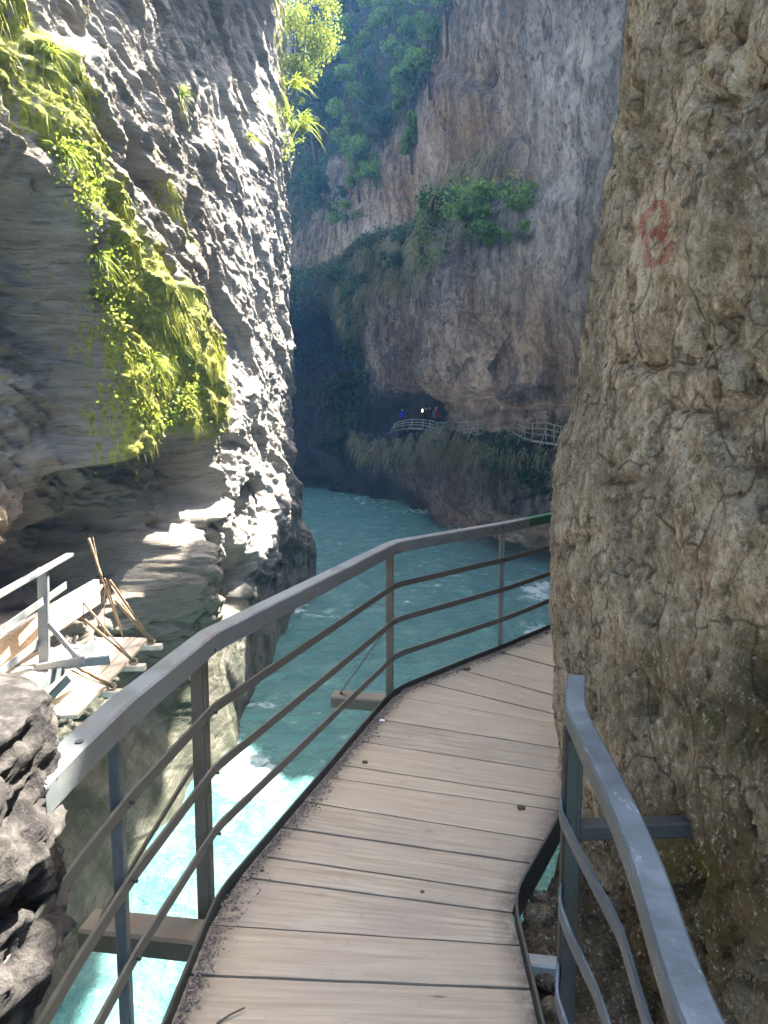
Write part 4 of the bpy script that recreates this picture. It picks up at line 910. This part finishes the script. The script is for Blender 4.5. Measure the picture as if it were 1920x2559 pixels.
def person(base, height, facing, top_c, leg_c, label, pack=None):
    """one continuous skinned body, painted face by face with skin, jacket and trousers"""
    s_ = height/1.75; J = [(0, 0, .95), (0, 0, 1.18), (0, 0, 1.40), (0, 0, 1.50), (0, -.01, 1.60), (0, -.01, 1.70),
        (.19, 0, 1.40), (.24, -.05, 1.13), (.20, -.25, 1.05), (.17, -.32, 1.05), (-.19, 0, 1.40), (-.25, -.02, 1.12), (-.22, -.2, .98), (-.2, -.27, .97),
        (.10, 0, .90), (.11, -.02, .50), (.11, .02, .08), (.11, -.14, .04), (-.10, 0, .90), (-.12, .04, .50), (-.12, .06, .08), (-.12, -.10, .04)]
    E = [(0, 1), (1, 2), (2, 3), (3, 4), (4, 5), (2, 6), (6, 7), (7, 8), (8, 9), (2, 10), (10, 11), (11, 12), (12, 13), (0, 14), (14, 15), (15, 16), (16, 17), (0, 18), (18, 19), (19, 20), (20, 21)]
    Rr = [.14, .14, .13, .055, .095, .085, .07, .05, .038, .035, .07, .05, .038, .035, .10, .068, .045, .04, .10, .068, .045, .04]
    me = bpy.data.meshes.new('body'); me.from_pydata([tuple(c*s_ for c in j) for j in J], E, []); o = bpy.data.objects.new('tmp', me); C.objects.link(o)
    md = o.modifiers.new('s', 'SKIN'); 
    if not me.skin_vertices: 
        bpy.context.view_layer.objects.active = o; 
    for i, v in enumerate(me.skin_vertices[0].data): v.radius = (Rr[i]*s_, Rr[i]*s_*.8); v.use_root = (i == 0)
    o.modifiers.new('u', 'SUBSURF').levels = 1
    dg = bpy.context.evaluated_depsgraph_get(); dg.update(); me2 = bpy.data.meshes.new_from_object(o.evaluated_get(dg)); bpy.data.objects.remove(o)
    b = bpy.data.objects.new('person', me2); C.objects.link(b); b.location = base; b.rotation_euler = (0, 0, facing)
    tag(b, label, 'person', 'visitors on the far walkway')
    mats = [mat_plain('skin', (.42, .26, .19), (.48, .31, .23), 8, .6, .002), mat_plain('jacket', top_c, tuple(c*.7 for c in top_c), 10, .8, .01), mat_plain('trousers', leg_c, tuple(c*.7 for c in leg_c), 10, .8, .01), mat_plain('hair', (.03, .02, .012), (.05, .03, .02), 20, .8, .004)]
    for m_ in mats: me2.materials.append(m_)
    for f in me2.polygons:
        c = f.center/s_; f.use_smooth = True
        f.material_index = (3 if (c.z > 1.66 or (c.z > 1.56 and c.y > .02)) else 0) if c.z > 1.50 else (0 if c.y < -.27 and c.z > .9 else (1 if c.z > .92 else 2))
    if pack:
        mb = MB(); n = 8
        for (w0, z0, y1) in ((.13, 1.02, .22), (.15, 1.2, .27), (.12, 1.4, .2)): pass
        pr = rounded([(-.15*s_, 0, 0), (-.15*s_, 0, .4*s_), (.15*s_, 0, .4*s_), (.15*s_, 0, 0)], .06, 3)
        vs = [(p.x, .09*s_, p.z+.98*s_) for p in pr]+[(p.x*.85, .25*s_, p.z*.92+1.0*s_) for p in pr]; k = len(pr)
        mb.add(vs, [tuple(range(k)), tuple(range(k, 2*k))[::-1]]+[(i, (i+1) % k, k+(i+1) % k, k+i) for i in range(k)])
        q = mb.build('rucksack', mat_plain('rucksack_cloth', pack, tuple(c*.7 for c in pack), 10, .8, .01)); q.parent = b
def stand(x, back=.7):
    k = np.interp(x, [t[0] for t in tA], range(len(tA))); i = int(k); p = BA[i].lerp(BA[min(i+1, len(BA)-1)], k-i); y = p.y+back; q = aty(x, 1070, y); q.z = p.z-.07; return q
person(stand(1006), 1.5, .3, (.02, .04, .42), (.02, .02, .03), 'person in a bright blue jacket, leftmost on the far walkway')
person(stand(1065), 1.45, -.4, (.02, .02, .03), (.02, .02, .03), 'person in dark clothes, left one of the pair near the lamp')
person(stand(1073, 1.0), 1.5, .5, (.03, .03, .035), (.03, .03, .04), 'person in dark clothes, right one of the pair near the lamp')
person(stand(1090), 1.6, 1.2, (.30, .05, .03), (.03, .05, .10), 'person in a red top with a blue rucksack on the far walkway', (.02, .10, .22))
def lamp(x, y, D, lb, tilt):
    root = empty('cave_lamp', aty(x, y, D), lb, 'lamp', 'lamps of the far walkway'); c = aty(x, y, D)
    m = bpy.data.materials.new('lamp_glass'); m.use_nodes = True; b = m.node_tree.nodes['Principled BSDF']; b.inputs['Emission Color'].default_value = (1, .82, .6, 1); b.inputs['Emission Strength'].default_value = 1.6
    d = Vector((tilt*.7, 0, -.09)); mb = MB(); mb.tube([c-d, c, c+d], .03, .03, 8); mb.build('tube', m, root, True)
    mb = MB(); mb.tube([c-d*1.0, c-d*1.25], .07, .05, 8); mb.tube([c-d*1.2, c+Vector((0, .5, .5))], .015, .015, 5); mb.build('fitting', MDK, root)
q = stand(1056); lamp(1056, 1026, q.y, 'small white cave lamp left above the pair of visitors', .0)
q = stand(1146); lamp(1146, 1026, q.y, 'small tilted orange-white cave lamp over the right part of the gallery', .12)

# ---------------------------------------------------------------- old walkway on the left wall
def old_walk():
    root = empty('old_walkway', (-3.4, 7.1, -.67), 'sunlit end of the old walkway on the left wall, boards on steel channels', 'walkway')
    zd = -.67
    for k, x in enumerate((-3.37, -3.60, -3.83, -4.06)):
        e = 7.72-.05*k; mb = MB(); mb.bar((x, 5.0, zd-.02), (x, e, zd-.02), .215, .035); mb.build('board', MWOOD, root)
    mb = MB(); mb.bar((-3.22, 5.0, zd-.03), (-3.22, 7.95, zd-.03), .03, .13); mb.build('edge_channel', MGALV, root)
    mb = MB(); mb.bar((-3.05+.3, 7.17, zd+.06), (-4.3, 7.17, zd-.10), .05, .09); mb.build('cross_beam', MGALV, root)
    mb = MB(); mb.bar((-3.15, 7.15, zd-.12), (-4.3, 6.9, zd-1.3), .07, .08); mb.build('strut', MGALV, root)
    r = empty('old_railing', (-3.27, 7.1, -.67), 'grey steel railing on the end of the old walkway at the left', 'railing')
    a, b = aty(-160, 1575, 5.0), aty(175, 1386, 7.8); mb = MB(); mb.bar(a, b, .075, .035); mb.build('top_rail', MGALV, r)
    mb = MB(); mb.bar(aty(112, 1690, 7.15), aty(108, 1420, 7.15), .10, .06, (0, 1, 0)); mb.build('post', MGALV, r)
    for (x0, y0, x1, y1, D) in ((-160, 1690, 166, 1462, 7.7), (-160, 1800, 106, 1600, 7.2)):
        mb = MB(); mb.bar(aty(x0, y0, 5.2), aty(x1, y1, D), .012, .075); mb.build('mid_rail', MGALV, r)
    mb = MB(); mb.bar(aty(122, 1560, 7.12), aty(200, 1652, 6.95), .05, .03, (0, 1, 0)); mb.build('brace', MGALV, r)
    mb = MB(); mb.bar(aty(95, 1668, 7.05), aty(208, 1650, 6.92), .06, .07); mb.build('outrigger', MGALV, r)
    t = empty('wooden_beam', (-3.7, 8, -.4), 'thick pale sunlit timber lying along the wall above the work platform', 'timber beam')
    mb = MB(); A = aty(-60, 1665, 6.4); B = aty(243, 1478, 8.9); mb.bar(A, B, .07, .30, bev=.04); mb.build('timber', MWOOD, t)
    mb = MB(); mb.bar(A+Vector((.045, 0, .02)), A.lerp(B, .46)+Vector((.045, 0, .02)), .012, .24, bev=.04); mb.build('side_panel', mat_plain('particle_board', (.25, .15, .08), (.55, .42, .28), 60, .9, .004), t)
    pl = empty('work_platform', (-3.4, 8.6, -1.15), 'hanging work platform of bleached boards tied to the left wall with ropes', 'platform')
    Z = -1.15; C4 = [onz(x, y, Z) for x, y in ((18, 1783), (196, 1786), (372, 1592), (352, 1548), (240, 1610))]
    i0, o0, o1 = C4[0], C4[1], C4[2]; i1 = Vector((o1.x-(o0.x-i0.x)*.92, o1.y-.05, Z)); n = 4
    for k in range(n):
        a0 = i0.lerp(o0, k/n+.004); a1 = i0.lerp(o0, (k+1)/n-.004); b0 = i1.lerp(o1, k/n+.004); b1 = i1.lerp(o1, (k+1)/n-.004); dz = Vector((0, 0, -.035)); e = Vector((0, 0, random.uniform(-.008, .008)))
        vs = [a0+e, a1+e, b1+e, b0+e]; vs += [v+dz for v in vs]; mb = MB(); mb.add(vs, [(0, 1, 2, 3), (7, 6, 5, 4), (0, 4, 5, 1), (1, 5, 6, 2), (2, 6, 7, 3), (3, 7, 4, 0)]); mb.build('board', MWOOD, pl)
    ends = []
    for t_ in (.30, .62, .93):
        o = o0.lerp(o1, t_); i = i0.lerp(i1, t_); d = (o-i).normalized(); mb = MB(); mb.bar(i-d*.3+Vector((0, 0, -.08)), o+d*.22+Vector((0, 0, -.08)), .11, .07); mb.build('ledger', MWOOD, pl); ends.append(o+d*.08)
    anc = hit_left(255, 1440)[0]+Vector((.06, -.05, 0)); tops = [aty(150, 1660, 7.6), aty(190, 1480, 8.4), anc]
    def rope(a, b, r, nm, mat, sag=.0, kink=0.):
        P_ = [a.lerp(b, t)+Vector((random.uniform(-1, 1)*kink, random.uniform(-1, 1)*kink, -sag*math.sin(math.pi*t))) for t in np.linspace(0, 1, 10)]; mb = MB(); mb.tube(P_, r, r, 6); mb.build(nm, mat, pl, True)
    for e, t0 in zip(ends, tops): rope(t0, e, .013, 'rope', MROPE, .02, .006)
    rope(aty(185, 1526, 8.5), ends[1], .017, 'pole', MPOLE); rope(aty(187, 1665, 7.5), ends[0], .02, 'pole', MPOLE, 0, .012)
    rope(aty(275, 1450, 9.0), ends[2], .015, 'pole', MPOLE); rope(aty(290, 1500, 9.2), ends[2], .02, 'pole', MPOLE, 0, .01)
    rope(aty(252, 1440, 9.1), onz(310, 1595, Z), .014, 'pole', MPOLE); rope(aty(262, 1446, 9.2), onz(305, 1575, Z), .012, 'pole', MPOLE)
    rope(aty(222, 1345, 9.2), aty(255, 1445, 9.1), .02, 'pole', MPOLE); rope(aty(232, 1340, 9.3), aty(246, 1410, 9.2), .006, 'cord', MROPE)
    rope(aty(262, 1460, 9.1), onz(262, 1598, Z), .005, 'cord', MROPE, -.12)
    rope(aty(256, 1462, 9.1), aty(130, 1578, 8.1), .018, 'rope', MROPE, .12, .012)
    for e in ends:   # lashings
        mb = MB()
        ring = [e+Vector((math.cos(t)*.05, math.sin(t)*.05*.6, math.sin(t*1.0)*.03-.02+t*.002)) for t in np.linspace(0, 12.6, 26)]; mb.tube(ring, .008, .008, 5); mb.build('lashing', MROPE, pl, True)
    br = empty('anchor_bracket', anc, 'dark rusty bracket fixed to the wall at the head of the ropes', 'bracket'); mb = MB(); mb.bar(anc+Vector((-.1, .1, 0)), anc+Vector((.1, -.05, .03)), .16, .02); mb.build('plate', MDK, br); mb = MB(); mb.tube([anc+Vector((0, -.05, -.06)), anc+Vector((.0, -.05, .08))], .02, .01); mb.build('hook', MDK, br)
old_walk()

# ---------------------------------------------------------------- red painted sign on the near rock
def paint_mark():
    m = M('faded_red_paint', .8, .3); a = m.noise(m.pos, 30, 6, .75)
    col = m.ramp(a, [(.35, (.30, .075, .05)), (.65, (.52, .20, .16))]); m.done(col, m.bump(a, .01, 1.))
    tr = m.n('ShaderNodeBsdfTransparent'); x = m.n('ShaderNodeMixShader'); m.l(m.ramp(m.noise(m.pos, 42, 6, .8), [(.38, .0), (.52, .68)]), x.inputs[0])
    m.l(tr.outputs[0], x.inputs[1]); m.l(m.b.outputs[0], x.inputs[2]); m.l(x.outputs[0], m.t.nodes['Material Output'].inputs[0])
    strokes = [([(1632, 512), (1652, 505), (1666, 518), (1668, 542), (1660, 562), (1640, 578), (1626, 585)], 10), ([(1640, 515), (1622, 530), (1608, 548), (1603, 570), (1612, 590), (1618, 620), (1614, 655), (1616, 668)], 9),
               ([(1630, 580), (1652, 583), (1666, 600), (1672, 625), (1664, 648), (1640, 656), (1622, 660)], 13), ([(1695, 600), (1700, 604)], 6)]
    parts = []
    for pts, wd in strokes:
        P_ = []; 
        for k in range(len(pts)-1):
            for t in np.linspace(0, 1, 9, endpoint=False): P_.append((pts[k][0]*(1-t)+pts[k+1][0]*t, pts[k][1]*(1-t)+pts[k+1][1]*t))
        P_.append(pts[-1]); P_ = np.array(P_); tn = np.gradient(P_, axis=0); tn /= np.linalg.norm(tn, axis=1)[:, None]+1e-9; nr = np.stack([-tn[:, 1], tn[:, 0]], 1); vs = []; m_ = 7
        for k, p in enumerate(P_):
            w0 = wd*(.85+.3*math.sin(k*.9)*math.sin(k*.37+1))
            for j in range(m_):
                q = p+nr[k]*w0*(j/(m_-1)*2-1); d = Vector(ray(*q)).normalized(); h = NBVH.ray_cast(Vector((0, 0, EYE)), d); vs.append(h[0]+h[1]*.0025*(1 if h[1].dot(d) < 0 else -1) if h[0] else aty(q[0], q[1], 2.5))
        parts.append((np.array([list(v) for v in vs]), gridfaces(len(P_), m_), np.zeros(len(vs))))
    co, f, r = join(parts); o = link('paint_mark', npmesh('paint_mark', co, f, True), m.m); tag(o, 'faded red hand-painted figure on the near rock face', 'painted mark')
paint_mark()

# ---------------------------------------------------------------- small things on and beside the boards
def grit():
    """crushed needles and grit gathered along the edging"""
    n = 5200; parts = []; P_ = [Vector((p.x+.012, p.y)) for p in EDGE_L]
    ts = rng.random(n); cum = np.r_[0, np.cumsum([(b-a).length for a, b in zip(P_[:-1], P_[1:])])]; s = np.interp(ts, [0, 1], [1.0, cum[-1]-1.2])
    x = np.interp(s, cum, [p.x for p in P_]); y = np.interp(s, cum, [p.y for p in P_]); off = np.abs(rng.normal(size=n))*.033*(.5+.8*(fbm(np.stack([s*3, s*0, s*0], 1), 3, 77)+.6)); x += off*.95; y -= off*.35
    sz = rng.uniform(.0015, .0045, n); a = rng.normal(size=(n, 3)); a[:, 2] *= .3; a /= np.linalg.norm(a, axis=1)[:, None]; b = np.cross(a, [0, 0, 1.]); b /= np.linalg.norm(b, axis=1)[:, None]
    c = np.stack([x, y, sz*.6+.001], 1); L = sz[:, None]*rng.uniform(1, 3.0, (n, 1)); wv = sz[:, None]*.7; up = np.array([0, 0, 1.])*sz[:, None]
    co = np.stack([c-a*L, c+b*wv, c+a*L, c-b*wv, c+up, c-up], 1).reshape(-1, 3); o = np.arange(n)[:, None]*6
    f = np.concatenate([o+np.array([t]) for t in ((0, 1, 4), (1, 2, 4), (2, 3, 4), (3, 0, 4), (1, 0, 5), (2, 1, 5), (3, 2, 5), (0, 3, 5))])
    tag(link('grit', npmesh('grit', co, f, False), mat_plain('grit', (.05, .042, .036), (.26, .22, .19), 120, .95, .001)), kind='stuff')
grit()
# broken stone filling the gutter between edging and rock
def gutter():
    x, y = np.meshgrid(np.linspace(0, 1, 70), np.linspace(.6, 4.3, 300), indexing='ij'); x = x.ravel(); y = y.ravel()
    xl = np.interp(y, [p.y for p in EDGE_R[:7]], [p.x for p in EDGE_R[:7]])+.02; X = xl+x*(1.05-xl); co = np.stack([X, y, x*0], 1)
    co[:, 2] = -.17+.09*fbm(co*np.array([9, 9, 1]), 4, 801)+.03*fbm(co*30, 3, 803)+.10*x
    tag(link('rubble_strip', npmesh('rubble_strip', co, gridfaces(70, 300), False, {'ochre': np.ones(len(co))*.9, 'moss': np.ones(len(co))*.4}), MN), kind='structure')
gutter()
for k, (x, y, s, lb) in enumerate([(1303, 2018, .013, 'small greenish moss clump lying on the boards at the right'), (955, 1801, .011, 'small white pebble at the left edge of the boards'), (912, 1904, .010, 'small brown leaf-like crumb on the boards left of the middle'), (1168, 1671, .018, 'dark clod by the edging at the far end'), (1055, 2228, .006, 'tiny dark crumb in the middle of the boards'), (655, 2175, .006, 'dark speck near the left edging')]):
    rock_lump('pebble' if k in (1,) else 'crumb', onz(x, y, s*.4), (s*1.3, s, s*.6), 900+k, mat_plain('pebble_white', (.5, .5, .48), (.7, .7, .68), 60, .8, .001) if k == 1 else mat_plain('crumb_brown', (.05, .045, .02), (.12, .10, .05), 90, .9, .002), lb, 'debris', n=24, rough=2)
mb = MB(); mb.tube([onz(542, 2558, .004), onz(575, 2536, .008), onz(612, 2518, .012)], .0035, .0025, 6); tag(mb.build('twig', MBARK, None, True), 'thin reddish brown twig on the boards at the bottom left', 'twig')
for x, y, s in ((1345, 2290, .045), (1350, 2245, .03), (1372, 2440, .04), (1385, 2520, .03)):
    p = onz(x, y, -.12); rock_lump('stone', p, (s*1.2, s, s*.8), int(x), MN, 'pale broken stone in the gutter '+{1345: 'just below the deck corner', 1350: 'highest beside the deck corner', 1372: 'between edging and blue rail post', 1385: 'lowest by the right edging'}[x], 'stone', n=60, rough=1.5)
